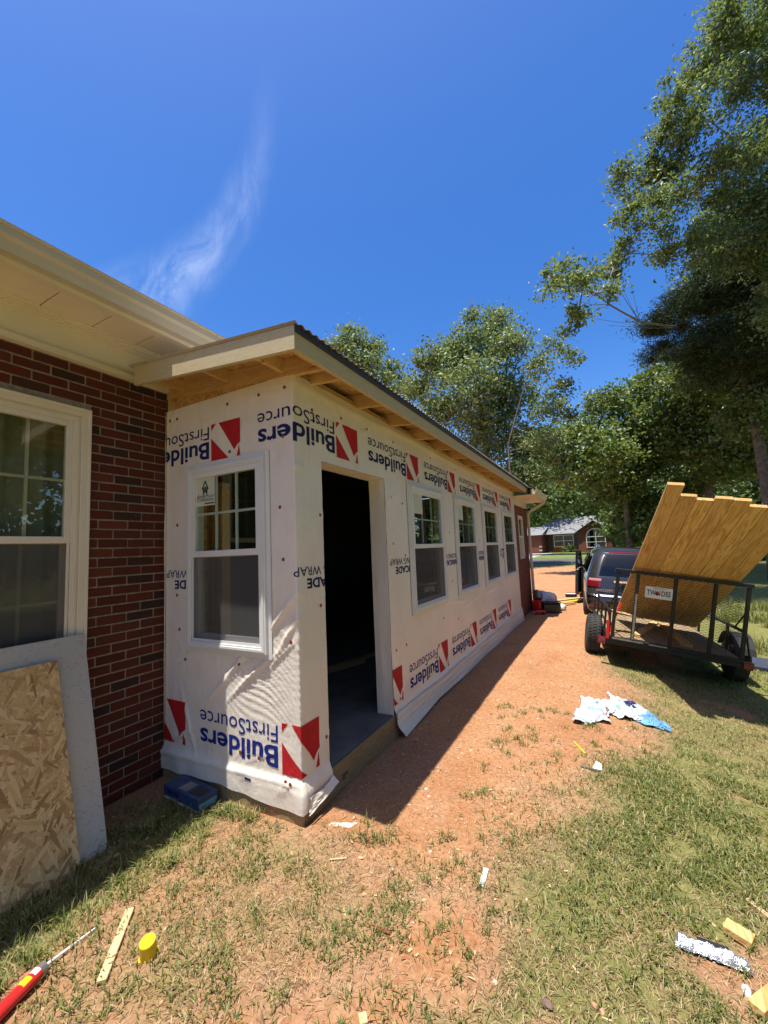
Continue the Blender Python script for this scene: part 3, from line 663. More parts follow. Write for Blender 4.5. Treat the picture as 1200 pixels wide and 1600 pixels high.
def wrapd(u, v):
    u = np.asarray(u, float); v = np.asarray(v, float)
    g = u < 0
    d = 0.014 + 0.004 * (fbm(u + 3, v, 2.2, 4) - 0.5) + 0.0018 * (fbm(u, v, 12, 3) - 0.5)
    # gable: diagonal ripples below and right of the window
    wz = sstep(-.75, -.45, u) * sstep(1.35, 1.1, v) * sstep(.10, .35, v) * g
    ph = (u * 0.55 + v * 1.0) + 0.05 * np.sin(u * 9) + .03 * (fbm(u, v, 3, 2))
    d = d + wz * (0.0024 * np.sin(ph * 140 + 16 * fbm(u, v, 2.5, 3)) * (0.35 + fbm(u + 1, v, 5, 2)) * sstep(.50, .62, v))
    for (cu, cv, ang, ln, wd, am) in ((-.10, 1.30, .85, .22, .018, .020), (-.06, 1.16, .95, .20, .014, .016), (-.56, .90, .75, .30, .016, .014), (-.45, .82, .70, .24, .012, .010), (-.30, .93, .6, .2, .012, .010), (-.12, 1.02, .7, .18, .010, .009),
                                      (-.75, .72, .6, .28, .014, .008), (-1.05, .42, -1.2, .22, .014, .012), (-1.12, .35, .4, .2, .014, .010)):
        x = (u - cu) * math.cos(ang) + (v - cv) * math.sin(ang); y = -(u - cu) * math.sin(ang) + (v - cv) * math.cos(ang)
        d = d + g * am * ridge(y + .05 * x * x, wd) * ridge(x, ln)
    # horizontal bulge where the film bends out over the rim board
    d = d + (0.022 * sstep(.27, .18, v) + .005 * np.sin(u * 22 + 4 * fbm(u, v, 3, 2)) * sstep(.24, .10, v)) * np.where(g, 1, 1.15)
    d = d + g * .010 * ridge(v - (.235 + .03 * u), .016)
    # corner tension folds, top of long wall
    for k in range(9):
        a = -0.15 - 0.16 * k
        x = (u - .02); y = (v - 2.25) - a * 0 - x * math.tan(-.9 + .22 * k)
        d = d + (~g) * .0022 * ridge(y, .012 + .05 * np.clip(x, 0, 1)) * ridge(x, .22)
    d = d + (~g) * .010 * ridge(v - 2.83 + .01 * np.sin(u * 2.4), .035) * (.4 + fbm(u, v * 0, 1.1, 2))
    d = d + (~g) * (.007 * np.sin(u * 7 + 6 * v + 5 * fbm(u, v, 1.5, 2)) * sstep(.75, .35, v) * (fbm(u, v + 4, 2, 2)))
    for (cu, cv, ang, ln, wd, am) in ((1.45, .85, -.3, .12, .010, .010), (1.50, .80, -.25, .14, .010, .008), (3.3, .93, -.1, .4, .018, .014), (3.7, .86, .1, .5, .015, .012), (4.9, .9, .0, .5, .015, .012), (5.8, .92, -.2, .5, .02, .012), (2.9, .88, 1.4, .12, .012, .012), (2.2, .75, .5, .3, .012, .006)):
        x = (u - cu) * math.cos(ang) + (v - cv) * math.sin(ang); y = -(u - cu) * math.sin(ang) + (v - cv) * math.cos(ang)
        d = d + (~g) * am * ridge(y, wd) * ridge(x, ln)
    for (cu, cv, ang, ln, am) in PUCK:
        x = (u - cu) * math.cos(ang) + (v - cv) * math.sin(ang); y = -(u - cu) * math.sin(ang) + (v - cv) * math.cos(ang)
        d = d + ((u < 0) == (cu < 0)) * am * ridge(y, .004 + .10 * np.abs(x)) * ridge(x, ln) * sstep(0, .02, np.abs(x))
    return np.maximum(d, .010)
def wrapS(u, v, off=0.0):
    u = np.asarray(u, float); v = np.asarray(v, float); d = wrapd(u, v) + off
    k = np.clip(1 - np.abs(u) / .06, 0, 1)
    d0 = wrapd(np.zeros_like(u) + 1e-6, v) * .5 + wrapd(np.zeros_like(u) - 1e-6, v) * .5 + off
    d = d * (1 - k) + d0 * k
    x = np.where(u < 0, u + d * k, d); y = np.where(u < 0, -d, u - d * k)
    return np.stack([x, y, v], -1)
def lines(lo, hi, st, extra):
    a = list(np.arange(lo, hi, st)) + [hi] + list(extra); a = np.unique(np.round(a, 4))
    keep = [a[0]]; ex = set(np.round(list(extra) + [hi], 4))
    for q in a[1:]:
        if q - keep[-1] < st * .35:
            if q in ex: keep[-1] = q
            continue
        keep.append(q)
    return np.array(keep)
vb = .075
us_ = np.concatenate([lines(WX - .005, 0, .0115, [GA - .002, GB_ + .002]), lines(0, L, .028, [DA, DB] + [q for w in WIN for q in w])[1:]])
vs_ = lines(vb, HT - .015, .0135, [GB0, GT0, WB, WT, DT])
U, Vv = np.meshgrid(us_, vs_, indexing='ij')
P = wrapS(U, Vv)
# loose lower hem: uneven edge
hem = (fbm(U, U * 0, 1.6, 3) - .5) * np.where(U < 0, .045, .07) + np.where(U < 0, .012, .02)
P[..., 2] += hem * sstep(.22, vb, Vv)
F = grid_faces(len(us_), len(vs_)); iu = F[:, 0] // len(vs_); iv = F[:, 0] % len(vs_)
cu = (us_[iu] + us_[iu + 1]) / 2; cv = (vs_[iv] + vs_[iv + 1]) / 2
hole = (cu > GA) & (cu < GB_) & (cv > GB0) & (cv < GT0) | (cu > DA) & (cu < DB) & (cv < DT)
for a, b in WIN: hole |= (cu > a) & (cu < b) & (cv > WB) & (cv < WT)
me = np_mesh('house_wrap', P.reshape(-1, 3), F[~hole]); me.polygons.foreach_set('use_smooth', [True] * len(me.polygons))
wrap = link('house_wrap', me, M['house_wrap'], add)
# print on the film: follows its folds
def printed(name, polys_V, polys_F, m, step=.02, off=.0022):
    bm = bmesh.new(); vs = [bm.verts.new((p[0], p[1], 0)) for p in polys_V]
    for f in polys_F:
        try: bm.faces.new([vs[i] for i in f])
        except ValueError: pass
    V = np.array(polys_V); a, b = V.min(0), V.max(0)
    cuts = [((x, 0, 0), (1, 0, 0)) for x in np.arange(math.floor(a[0] / step) * step, b[0], step)] + [((0, y, 0), (0, 1, 0)) for y in np.arange(math.floor(a[1] / step) * step, b[1], step)]
    for c_, n_ in cuts: bmesh.ops.bisect_plane(bm, geom=bm.verts[:] + bm.edges[:] + bm.faces[:], plane_co=c_, plane_no=n_, dist=1e-6)
    # drop what falls on openings
    def inhole(x, y):
        if x < WX - .02 or x > L - .01: return True
        if GA - .03 < x < GB_ + .03 and GB0 - .03 < y < GT0 + .03: return True
        if DA < x < DB and y < DT: return True
        return any(p - .03 < x < q + .03 and WB - .03 < y < WT + .03 for p, q in WIN)
    kill = [f for f in bm.faces if inhole(*(f.calc_center_median()[:2]))]
    bmesh.ops.delete(bm, geom=kill, context='FACES')
    if not bm.faces: bm.free(); return None
    bm.verts.index_update(); co = np.array([v.co[:2] for v in bm.verts]); S3 = wrapS(co[:, 0], co[:, 1], off)
    for v, p in zip(bm.verts, S3): v.co = p
    bmesh.ops.recalc_face_normals
    me = bpy.data.meshes.new(name); bm.to_mesh(me); bm.free()
    return link(name, me, M[m], wrap)
def ptext(tx, u_right, v_base, width, cap, m, bold, step):
    V, F = text_flat(tx, width, cap, bold); V = np.stack([u_right - V[:, 0], v_base - V[:, 1]], -1)
    return printed('lettering', V, F, m, step)
LOGO = [[(.27, 1), (.80, .18), (.90, .30), (1, .36), (1, 1)], [(0, .62), (0, 0), (.60, 0)], [(0, 1), (0, .82), (.17, 1)], [(.88, 0), (1, 0), (.96, .29)]]
def logo(u0, v0, w, h, step):
    V = []; F = []
    for pl in LOGO:
        F.append(tuple(range(len(V), len(V) + len(pl)))); V += [(u0 + p[0] * w, v0 + p[1] * h) for p in pl]
    return printed('flag_emblem', V, F, 'print_red', step)
for k in range(7):
    st = .02 if k < 3 else .04
    u0 = -.80 + 1.275 * k + (0.03 if k > 3 else 0); z = 2.392
    logo(u0, z, .31, .282, st); ptext('Builders', u0 - .025, z + .150, .765, .128, 'print_navy', .022, st); ptext('FirstSource', u0 - .025, z + .270, .765, .098, 'print_navy', .0, st)
    u0 = -1.405 + 1.262 * k; z = .275 - .03 * (k > 2)
    logo(u0, z, .31, .31, st); ptext('Builders', u0 - .035, z + .155, .75, .130, 'print_blue', .022, st); ptext('FirstSource', u0 - .035, z + .285, .75, .105, 'print_blue', .0, st)
    ue = -1.335 + 1.31 * k; z = 1.425
    ptext('BUILDING WRAP', ue + .70, z + .150, .70, .060, 'print_navy', .0, st); ptext('BARRICADE', ue + .70, z + .068, .595, .065, 'print_navy', .03, st)
    a = ue + .76; sh = [(0, .16), (.17, .16), (.17, .06), (.085, -.05), (0, .06)]; si = [(.035, .125), (.135, .125), (.135, .075), (.085, .01), (.035, .075)]
    V = [(a + p[0], z + p[1]) for p in sh] + [(a + p[0], z + p[1]) for p in si]
    printed('shield_emblem', V, [(i, (i + 1) % 5, 5 + (i + 1) % 5, 5 + i) for i in range(5)], 'print_navy', st)
printed('seam_print', [(-.46, .185), (-.40, .183), (-.40, .197), (-.46, .199)], [(0, 1, 2, 3)], 'print_navy', .02)
# cap nails
cm = MB().lathe((0, 0, 0), (0, 0, 1), [(.0125, 0), (.0125, .0022), (.006, .0034), (.005, .0030)], 12).mesh('cap_nail'); cm.materials.append(M['orange_cap'])
for (u, v) in nails:
    p = wrapS(np.array([u]), np.array([v]), .0015)[0]; o = link('cap_nail', cm, None, wrap); o.location = p
    o.rotation_euler = (R(90), 0, 0) if u < 0 else (R(90), 0, R(90))
# film turned into the doorway, and loose tails
def film(name, rows, m='wrap_tail', amp=.006, n=14):
    """rows: list of polylines (same count) -> smooth sheet with crinkles"""
    A = np.array(rows, float); k, j, _ = A.shape
    q = np.linspace(0, k - 1, (k - 1) * n + 1); w = np.linspace(0, j - 1, (j - 1) * n + 1)
    i0 = np.minimum(q.astype(int), k - 2); f0 = (q - i0)[:, None, None]; j0 = np.minimum(w.astype(int), j - 2); f1 = (w - j0)[None, :, None]
    g = lambda a, b: A[a][:, b]
    Pq = (g(i0, j0) * (1 - f1) + g(i0, j0 + 1) * f1) * (1 - f0) + (g(i0 + 1, j0) * (1 - f1) + g(i0 + 1, j0 + 1) * f1) * f0
    s_ = q[:, None] * 1.7; t_ = w[None, :] * 1.3; nn = fbm(s_ * 1.0 + Pq[0, 0, 0] * 9, t_ + 0 * s_ + Pq[0, 0, 1] * 5, 2.0, 4) - .5
    nz_ = np.cross(A[-1, 0] - A[0, 0], A[0, -1] - A[0, 0]); nz_ = nz_ / (np.linalg.norm(nz_) + 1e-9)
    Pq = Pq + (nn * amp * 2)[..., None] * nz_
    me = np_mesh(name, Pq.reshape(-1, 3), grid_faces(len(q), len(w))); me.polygons.foreach_set('use_smooth', [True] * len(me.polygons))
    return link(name, me, M[m], add)
film('jamb_film', [[(.012, DB - .002, .14), (-.15, DB - .006, .14)], [(.012, DB - .002, 1.2), (-.15, DB - .008, 1.2)], [(.012, DB - .002, DT), (-.15, DB - .004, DT)]], 'house_wrap', .008)
film('jamb_film', [[(.012, DA + .002, .14), (-.15, DA + .006, .14)], [(.012, DA + .002, 1.2), (-.15, DA + .006, 1.2)], [(.012, DA + .002, DT), (-.15, DA + .004, DT)]], 'house_wrap', .006)
film('header_film', [[(.012, DA, DT - .002), (-.15, DA, DT - .004)], [(.012, DB, DT - .002), (-.15, DB, DT - .004)]], 'house_wrap', .004)
film('wrap_hem', [[(.050, .02, .16), (.055, .15, .15), (.045, .272, .17)], [(.056, .0, .10), (.062, .16, .115), (.060, .285, .14)], [(.062, -.01, .07), (.070, .15, .09), (.072, .295, .12)]], 'house_wrap', .006)
film('wrap_hem', [[(.045, DB + .003, .22)] + [(.05, q, .20) for q in (2.2, 3.2, 4.2, 5.2, 6.4, 7.55)], [(.058, DB - .02, .12)] + [(.050 + .006 * (k % 2), q, .11) for k, q in enumerate((2.2, 3.2, 4.2, 5.2, 6.4, 7.55))], [(.100, DB + .05, .01)] + [(.058 + .018 * (k % 2), q, .04 - .012 * (q - 1)) for k, q in enumerate((2.2, 3.2, 4.2, 5.2, 6.4, 7.55))]], 'house_wrap', .007, 16)
film('wrap_edge', [[(WX + .006, -.016, .10), (WX + .03, -.035, .10)], [(WX + .012, -.016, 1.9), (WX + .02, -.038, 1.9)], [(WX - .0, -.016, 2.88), (WX + .018, -.034, 2.88)]], 'house_wrap', .007)
film('ground_film', [[(.16, .02, .014), (.17, .08, .014)], [(.22, .04, .012), (.24, .11, .014)], [(.30, .10, .010), (.31, .14, .012)]], 'wrap_tail', .006)

# ---- windows of the addition
TG = lambda a, b, n: np.array([GA + a, -n - .016, GB0 + b])
window(add, TG, GB_ - GA, GT0 - GB0, 'white_vinyl', cols=3, rows=2, sticker='print')
for i, (a, b) in enumerate(WIN):
    T_ = (lambda a: (lambda p, q, n: np.array([n + .016, a + p, WB + q])))(a)
    window(add, T_, b - a, WT - WB, 'white_vinyl', cols=3, rows=2, sticker=True if i < 2 else False)
# ---- roof: rafters, deck, fascia, rake, drip edge, metal sheets
OE = .315; YN, YF = -.315, 8.16
rz = lambda x: 2.992 - SL * x            # top of rafters
raf = MB(); n_ = 0
ylist = [-.02, .17] + [.78 + .61 * k for k in range(12)] 
for y in ylist:
    mbf = MB(); yw = .038
    mbf.add([(WX + .02, y, rz(WX) - .14), (OE - .03, y, rz(OE) - .115), (OE - .03, y, rz(OE)), (WX + .02, y, rz(WX))] + [(WX + .02, y + yw, rz(WX) - .14), (OE - .03, y + yw, rz(OE) - .115), (OE - .03, y + yw, rz(OE)), (WX + .02, y + yw, rz(WX))],
            [(3, 2, 1, 0), (4, 5, 6, 7), (0, 1, 5, 4), (1, 2, 6, 5), (2, 3, 7, 6), (3, 0, 4, 7)])
    ab(mbf, 'rafter', 'rafter_wood')
for x in (-1.15, -.62, -.10, .20):      # lookouts that carry the rake
    mbf = MB(); mbf.obox((x, YN + .04, rz(x) - .09), (.038, 0, -.0038), (0, .295, 0), (0, 0, .088)); ab(mbf, 'lookout', 'rafter_wood')
def slopebox(x0, x1, y0, y1, zt, th): 
    return MB().add([(x0, y0, zt(x0) - th), (x1, y0, zt(x1) - th), (x1, y1, zt(x1) - th), (x0, y1, zt(x0) - th), (x0, y0, zt(x0)), (x1, y0, zt(x1)), (x1, y1, zt(x1)), (x0, y1, zt(x0))], [(0, 3, 2, 1), (4, 5, 6, 7), (0, 1, 5, 4), (1, 2, 6, 5), (2, 3, 7, 6), (3, 0, 4, 7)])
yy = YN + .04
while yy < YF - .05:                     # roof deck sheets
    ab(slopebox(WX + .02, OE - .03, yy, min(yy + 1.217, YF - .03), lambda x: rz(x) + .0135, .0125), 'deck_sheet', 'osb_deck'); yy += 1.22
# gable band of sheathing above the wrap
gbm = MB().add([(WX + .02, -.012, 2.87), (0.0, -.012, 2.87), (0.0, -.012, rz(0) - .001), (WX + .02, -.012, rz(WX) - .001), (WX + .02, .02, 2.87), (0, .02, 2.87), (0, .02, rz(0) - .001), (WX + .02, .02, rz(WX) - .001)], [(0, 1, 2, 3), (7, 6, 5, 4), (1, 5, 6, 2), (3, 2, 6, 7), (0, 3, 7, 4), (0, 4, 5, 1)])
ab(gbm, 'gable_band', 'osb_gable')
ab(MB().box(-.10, -.002, .03, L, 2.896, 2.93), 'top_plate', 'rafter_wood')
ab(MB().box(OE - .03, OE, YN, YF, rz(OE) - .135, rz(OE) + .012), 'eave_fascia', 'primed_board', bevel=.002)
rk = MB().add([(WX + .11, YN, rz(WX + .11) - .135), (OE - .0005, YN, rz(OE) - .135), (OE - .0005, YN, rz(OE) + .012), (WX + .11, YN, rz(WX + .11) + .012)] + [(WX + .11, YN - .03, rz(WX + .11) - .135), (OE - .0005, YN - .03, rz(OE) - .135), (OE - .0005, YN - .03, rz(OE) + .012), (WX + .11, YN - .03, rz(WX + .11) + .012)], [(0, 1, 2, 3), (7, 6, 5, 4), (0, 4, 5, 1), (1, 5, 6, 2), (2, 6, 7, 3), (3, 7, 4, 0)])
ab(rk, 'rake_board', 'primed_board', bevel=.002)
ab(MB().box(OE + .001, OE + .008, YN - .03, YF, rz(OE) - .030, rz(OE) + .020), 'drip_edge', 'dark_drip_edge')
# ribbed metal sheets: each about a metre wide along the eave
y0 = YN - .045; PITCH = .0675
while y0 < YF:
    y1 = min(y0 + PITCH * 13, YF + .03); ysx = np.arange(y0, y1 + 1e-6, PITCH / 8)
    zz = .020 + .007 * np.sin((ysx - YN) * 2 * math.pi / PITCH)
    xs = [OE + .022, OE - .4, -.6, WX + .05]; th = .0012
    V = np.array([[x, y, rz(x) + z] for x in xs for y, z in zip(ysx, zz)]); m_ = len(ysx)
    V2 = V - np.array([0, 0, th]); Fq = grid_faces(len(xs), m_)
    e1 = np.array([[k, k + 1, k + 1 + len(V), k + len(V)] for k in range(m_ - 1)])
    me = np_mesh('roof_sheet', np.concatenate([V, V2]), np.concatenate([Fq[:, ::-1], Fq + len(V), e1])); me.polygons.foreach_set('use_smooth', [True] * len(me.polygons))
    link('roof_sheet', me, M['galvanized_roof'], add); y0 += PITCH * 13 - .004

# ================================================================== trailer
Rr = np.array([.9835, .0898, -.1573]); Rr /= np.linalg.norm(Rr)
Ff = np.array([-.0909, .9959, 0.0]); Ff -= Rr * Ff.dot(Rr); Ff /= np.linalg.norm(Ff); Uu = np.cross(Rr, Ff)
TO = np.array([1.741, 4.477, .327]); DK = .40
def placed(name, B, o):
    e = empty(name); e.matrix_world = Matrix([[B[0][0], B[1][0], B[2][0], o[0]], [B[0][1], B[1][1], B[2][1], o[1]], [B[0][2], B[1][2], B[2][2], o[2]], [0, 0, 0, 1]]); return e
trl = placed('utility_trailer', (Rr, Ff, Uu), TO - Uu * DK)
tag(trl, 'black steel utility trailer with mesh tailgate parked on the lawn', 'trailer')
tb = lambda mb, nm, m, parent=trl, **k: mb.build(nm, M[m], parent, **k)
TWd, TLn = 1.449, 2.45
tb(MB().box(-.03, 0, 0, TLn, DK - .09, DK).box(TWd, TWd + .03, 0, TLn, DK - .09, DK).box(0, TWd, -.03, .03, DK - .09, DK - .002).box(0, TWd, TLn - .04, TLn, DK - .09, DK - .002).box(0, TWd, .8, .85, DK - .09, DK - .02).box(0, TWd, 1.6, 1.65, DK - .09, DK - .02), 'frame', 'black_steel', bevel=.003)
for k in range(10):
    tb(MB().box(k * .1449 + .003, k * .1449 + .142, .03, TLn - .04, DK - .018, DK + .012), 'deck_plank', 'treated_board', bevel=.003)
# tailgate
GL = .084; gd = np.array([0, -math.sin(GL), math.cos(GL)]); GH = .985
gp_ = lambda x, h, n=0.0: np.array([x, -.035, DK - .02]) + gd * h + np.array([0, -n, 0])
gate = tb(MB().obox(gp_(-.02, GH - .045), (TWd + .04, 0, 0), gd * .045, (0, -.045, 0)).obox(gp_(0, 0), (TWd, 0, 0), gd * .04, (0, -.04, 0)), 'tailgate', 'black_steel', bevel=.003)
for x in (0.0, .235, .66, 1.08, TWd - .04):
    tb(MB().obox(gp_(x, .04), (.04, 0, 0), gd * (GH - .09), (0, -.04, 0)), 'gate_upright', 'black_steel', gate, bevel=.003)
tb(MB().obox(gp_(.243, .05, .042), (.024, 0, 0), gd * .62, (0, -.003, 0)), 'bare_metal_strip', 'worn_steel', gate)
tb(MB().obox(gp_(.02, .012, .042), (.36, 0, 0), gd * .02, (0, -.003, 0)).obox(gp_(.45, .010, .042), (.20, 0, 0), gd * .02, (0, -.003, 0)), 'bare_metal_strip', 'worn_steel', gate)
def lattice(o, a, b, wa, hb_, sx=.075, sy=.034, t=.0032):
    """expanded metal: zig-zag strands between the frame bars"""
    mb = MB(); nx = int(wa / sx); ny = int(hb_ / sy); nrmv = nrm(np.cross(a, b))
    for j in range(ny):
        for i in range(nx):
            p0 = o + a * (i * sx) + b * (j * sy + (sy if (i % 2) else 0) * .0); 
            pa = o + a * (i * sx) + b * ((j + .5) * sy); pb = o + a * ((i + .5) * sx) + b * ((j + 1) * sy); pc = o + a * ((i + 1) * sx) + b * ((j + .5) * sy); pd = o + a * ((i + .5) * sx) + b * (j * sy)
            for (p, q) in ((pa, pb), (pb, pc), (pa, pd), (pd, pc)):
                d = nrm(q - p); sd = np.cross(d, nrmv) * t / 2
                mb.add([p - sd, p + sd, q + sd, q - sd], [(0, 1, 2, 3)])
    return mb
tb(lattice(gp_(.03, .03, .02), np.array([1.0, 0, 0]), gd, TWd - .06, GH - .06), 'mesh_panel', 'black_steel', gate)
# plate
pl = tb(MB().obox(gp_(.345, .645, .050), (.305, .0, -.0), gd * .152, (0, -.003, 0)), 'licence_plate', 'plate_white', gate, bevel=.002)
def plate_text(tx, x0, h0, w, cap, m, bold=.0):
    V, F = text_flat(tx, w, cap, bold); mb = MB(); mb.add([gp_(x0 + p[0], h0 + p[1], .0540) for p in V], F); return tb(mb, 'plate_lettering', m, gate)
plate_text('TW61D55', .365, .688, .265, .066, 'print_black', .025); plate_text('GEORGIA', .43, .770, .13, .016, 'print_black')
pm = MB(); cpx = [( .482 + .024 * math.cos(t), .712 + .026 * math.sin(t)) for t in np.linspace(0, 2 * math.pi, 17)[:-1]]
pm.add([gp_(a, b, .0536) for a, b in cpx], [tuple(range(16))]); tb(pm, 'plate_emblem', 'print_red', gate)
# side rails with uprights
for sx in (-.03, TWd + .002):
    rl = tb(MB().box(sx, sx + .03, .03, TLn, DK + .33, DK + .365), 'side_rail', 'black_steel', bevel=.003)
    for y in (.02, .55, 1.1, 1.75, TLn - .03): tb(MB().box(sx + .001, sx + .029, y, y + .03, DK + .001, DK + .33), 'rail_post', 'black_steel', rl)
rl = tb(MB().box(0, TWd, TLn - .03, TLn, DK + .33, DK + .365), 'front_rail', 'black_steel')
tb(lattice(np.array([TWd + .015, .05, DK + .02]), np.array([0, 1.0, 0]), np.array([0, 0, 1.0]), 1.0, .30), 'mesh_panel', 'black_steel')
tb(MB().tube([gp_(TWd - .02, .62), (TWd + .015, .33, DK + .35)], .011, 6), 'gate_brace', 'black_steel'); tb(MB().tube([gp_(.02, .62), (-.015, .33, DK + .35)], .011, 6), 'gate_brace', 'black_steel')
tb(MB().tube([(TWd + .02, -.04, DK + .30), (TWd + .10, .06, DK + .02)], .012, 6), 'gate_latch', 'black_steel')
# axle, wheels, fenders, lights, tongue
AX = .66; RW = .285; AZ = RW - .0
tb(MB().tube([(-.14, AX, AZ), (TWd + .14, AX, AZ)], .03, 8).box(.04, .10, AX - .35, AX + .35, AZ + .02, DK - .09).box(TWd - .1, TWd - .04, AX - .35, AX + .35, AZ + .02, DK - .09), 'axle', 'black_steel')
for sx, sg in ((-.155, -1), (TWd + .155, 1)):
    prof = [(.165, -.085), (.20, -.092), (RW - .035, -.095), (RW - .008, -.078), (RW, -.055), (RW, -.022), (RW - .007, -.020), (RW - .007, -.012), (RW, -.010), (RW, .010), (RW - .007, .012), (RW - .007, .020), (RW, .022), (RW, .055), (RW - .008, .078), (RW - .035, .095), (.20, .092), (.165, .085)]
    wh = tb(MB().lathe((sx, AX, AZ), (1, 0, 0), prof, 36), 'wheel', 'rubber', smooth=False)
    tb(MB().lathe((sx, AX, AZ), (sg, 0, 0), [(.164, -.08), (.164, .07), (.150, .072), (.145, .03), (.06, .045), (.04, .075), (.0, .075)], 24), 'rim', 'plate_white', wh)
    tr_ = MB()                                                   # tread blocks
    for k in range(40):
        t = k * 2 * math.pi / 40
        for off in (-.058, .058, -.0, ):
            tt = t + (.08 if off == 0 else 0)
            c = np.array([sx + off, AX + (RW + .002) * math.cos(tt), AZ + (RW + .002) * math.sin(tt)]); rd = np.array([0, math.cos(tt), math.sin(tt)]); tg = np.array([0, -math.sin(tt), math.cos(tt)])
            tr_.obox(c - np.array([.02, 0, 0]) - tg * .014 - rd * .004, (.04, 0, 0), tg * .028, rd * .007)
    tb(tr_, 'tread', 'rubber', wh)
    fm = MB(); 
    for k in range(10):
        t0 = R(20 + 14 * k); t1 = R(20 + 14 * (k + 1)); r1 = RW + .07
        fm.obox((sx - .11, AX + r1 * math.cos(t0), AZ + r1 * math.sin(t0)), (.22, 0, 0), (0, r1 * (math.cos(t1) - math.cos(t0)), r1 * (math.sin(t1) - math.sin(t0))), (0, .004 * math.cos(t0), .004 * math.sin(t0)))
    if sg > 0: tb(fm, 'fender', 'black_steel')
for lx in (-.10, TWd + .06):
    tl = tb(MB().box(lx - .045, lx + .075, .02, .05, DK - .10, DK - .02), 'light_bracket', 'black_steel')
    tb(MB().cbox((lx + .005, -.005, DK - .06), (.105, .05, .095)), 'tail_light', 'tail_light', tl, bevel=.012, seg=2)
tb(MB().tube([(.35, TLn, DK - .045), (TWd / 2 - .02, TLn + 1.05, DK - .03)], .035, 4).tube([(TWd - .35, TLn, DK - .045), (TWd / 2 + .02, TLn + 1.05, DK - .03)], .035, 4).box(TWd / 2 - .06, TWd / 2 + .06, TLn + .98, TLn + 1.25, DK - .06, DK + .04), 'tongue', 'black_steel')
tb(MB().tube([(TWd / 2, TLn + .8, .02), (TWd / 2, TLn + .8, DK + .42)], .028, 8), 'tongue_jack', 'worn_steel')
# red ratchet straps hanging at the left front post
tb(MB().obox((-.04, .05, DK - .02), (.03, .02, 0), (.20, .5, .44), (0, .004, .003)).obox((.02, .06, DK + .0), (.03, .02, 0), (-.05, .3, .36), (0, .004, .003)).obox((-.05, -.045, DK - .02), (.035, 0, 0), (-.01, .0, .25), (0, .004, 0)), 'ratchet_strap', 'red_plastic')
# loose things in the trailer bed
def on_trailer(x, y, z): return TO + Rr * x + Ff * y + Uu * (z - DK)
def loose(mb, name, m, label, cat, group=None, **k): return tag(mb.build(name, M[m], None, **k), label, cat, group)
o_ = on_trailer(.05, .35, DK + .30); loose(MB().obox(o_, Rr * .34 + Ff * .10 - Uu * .05, Ff * .16, Uu * .012), 'wood_scrap', 'strip_wood', 'pale jagged wood scrap stuck beside the trailer left wheel', 'wood scrap')
o_ = on_trailer(.30, .25, DK + .014); loose(MB().obox(o_, Rr * .10, Ff * 1.5 + Rr * .5, Uu * .035), 'lumber_offcut', 'rafter_wood', 'lumber offcut lying flat on the trailer deck', 'lumber')
o_ = on_trailer(.85, .15, DK + .014); loose(MB().obox(o_, Rr * .14, Ff * 1.6 + Rr * .05, Uu * .035), 'lumber_offcut', 'pine_lumber', 'wide pine board lying on the trailer deck beneath the leaning planks', 'lumber')
# eight long deck boards leaning over the tailgate
PO = np.array([1.847, 6.08, .419]); PD = nrm((.136, -.874, .466)); PR = np.array([.984, .064, -.167]); PR -= PD * PR.dot(PD); PR = nrm(PR); PN = np.cross(PR, PD)
ords = ['leftmost and tallest', 'second', 'third', 'fourth', 'fifth', 'sixth', 'seventh', 'rightmost']
tops = [3.84, 3.66, 3.61, 3.655, 3.64, 3.55, 3.60, 3.57]
for k in range(8):
    e = placed('deck_board', (PR, PD, PN), PO + PR * (k * .1425) + PN * random.uniform(-.0015, .0015))
    bo = MB().box(0.0008, .1410, random.uniform(0, .02), tops[k], 0, .038).mesh('deck_board', bevel=.0045)
    bo.materials.append(M['pine_lumber'])
    ob = bpy.data.objects.new('deck_board', bo); col.objects.link(ob); ob.matrix_world = e.matrix_world.copy(); bpy.data.objects.remove(e)
    lab = {0: 'leftmost pine board leaning in the trailer, its end higher than the rest', 7: 'rightmost of the pine boards leaning out over the trailer tailgate'}.get(k, f'{ords[k]} board from the left in the row of pine boards leaning in the trailer')
    tag(ob, lab, 'board', 'pine boards leaning in the trailer')

# ================================================================== minivan
VY = .075; vr = .085
vR = np.array([math.cos(VY) * math.cos(vr), math.sin(VY) * math.cos(vr), -math.sin(vr)]); vF = np.array([-math.sin(VY), math.cos(VY), 0]); vU = np.cross(vR, vF)
VO = np.array([2.27, 8.10, float(gz(2.45, 8.6)) - .03])
van = placed('minivan', (vR, vF, vU), VO)
tag(van, 'dark grey minivan hitched to the trailer with a front door open', 'minivan')
vb_ = lambda mb, nm, m, parent=van, **k: mb.build(nm, M[m], parent, **k)
LV = [(.26, .06, 5.0, .88, .22), (.34, -.02, 5.08, .95, .24), (.50, -.09, 5.14, .985, .26), (.66, -.085, 5.13, 1.0, .28), (.72, -.03, 5.10, 1.0, .28), (.90, -.01, 5.0, 1.0, .30), (1.02, .02, 4.80, .985, .30), (1.08, .05, 4.1, .965, .30), (1.30, .16, 3.75, .90, .28), (1.50, .29, 3.35, .835, .27), (1.61, .38, 3.10, .78, .27), (1.68, .50, 2.95, .70, .28), (1.715, .68, 2.75, .58, .28), (1.728, .95, 2.5, .42, .25)]
def vring(z, y0, y1, w, r, off=0.0, n=7):
    y0 -= off; y1 += off; w += off; pts = []
    for (cx, cy, a0) in ((-w + r, y0 + r, 180), (w - r, y0 + r, 270), (w - r, y1 - r, 0), (-w + r, y1 - r, 90)):
        for k in range(n):
            t = R(a0 + 90 * k / (n - 1)); pts.append((cx + r * math.cos(t), cy + r * math.sin(t), z))
    return pts
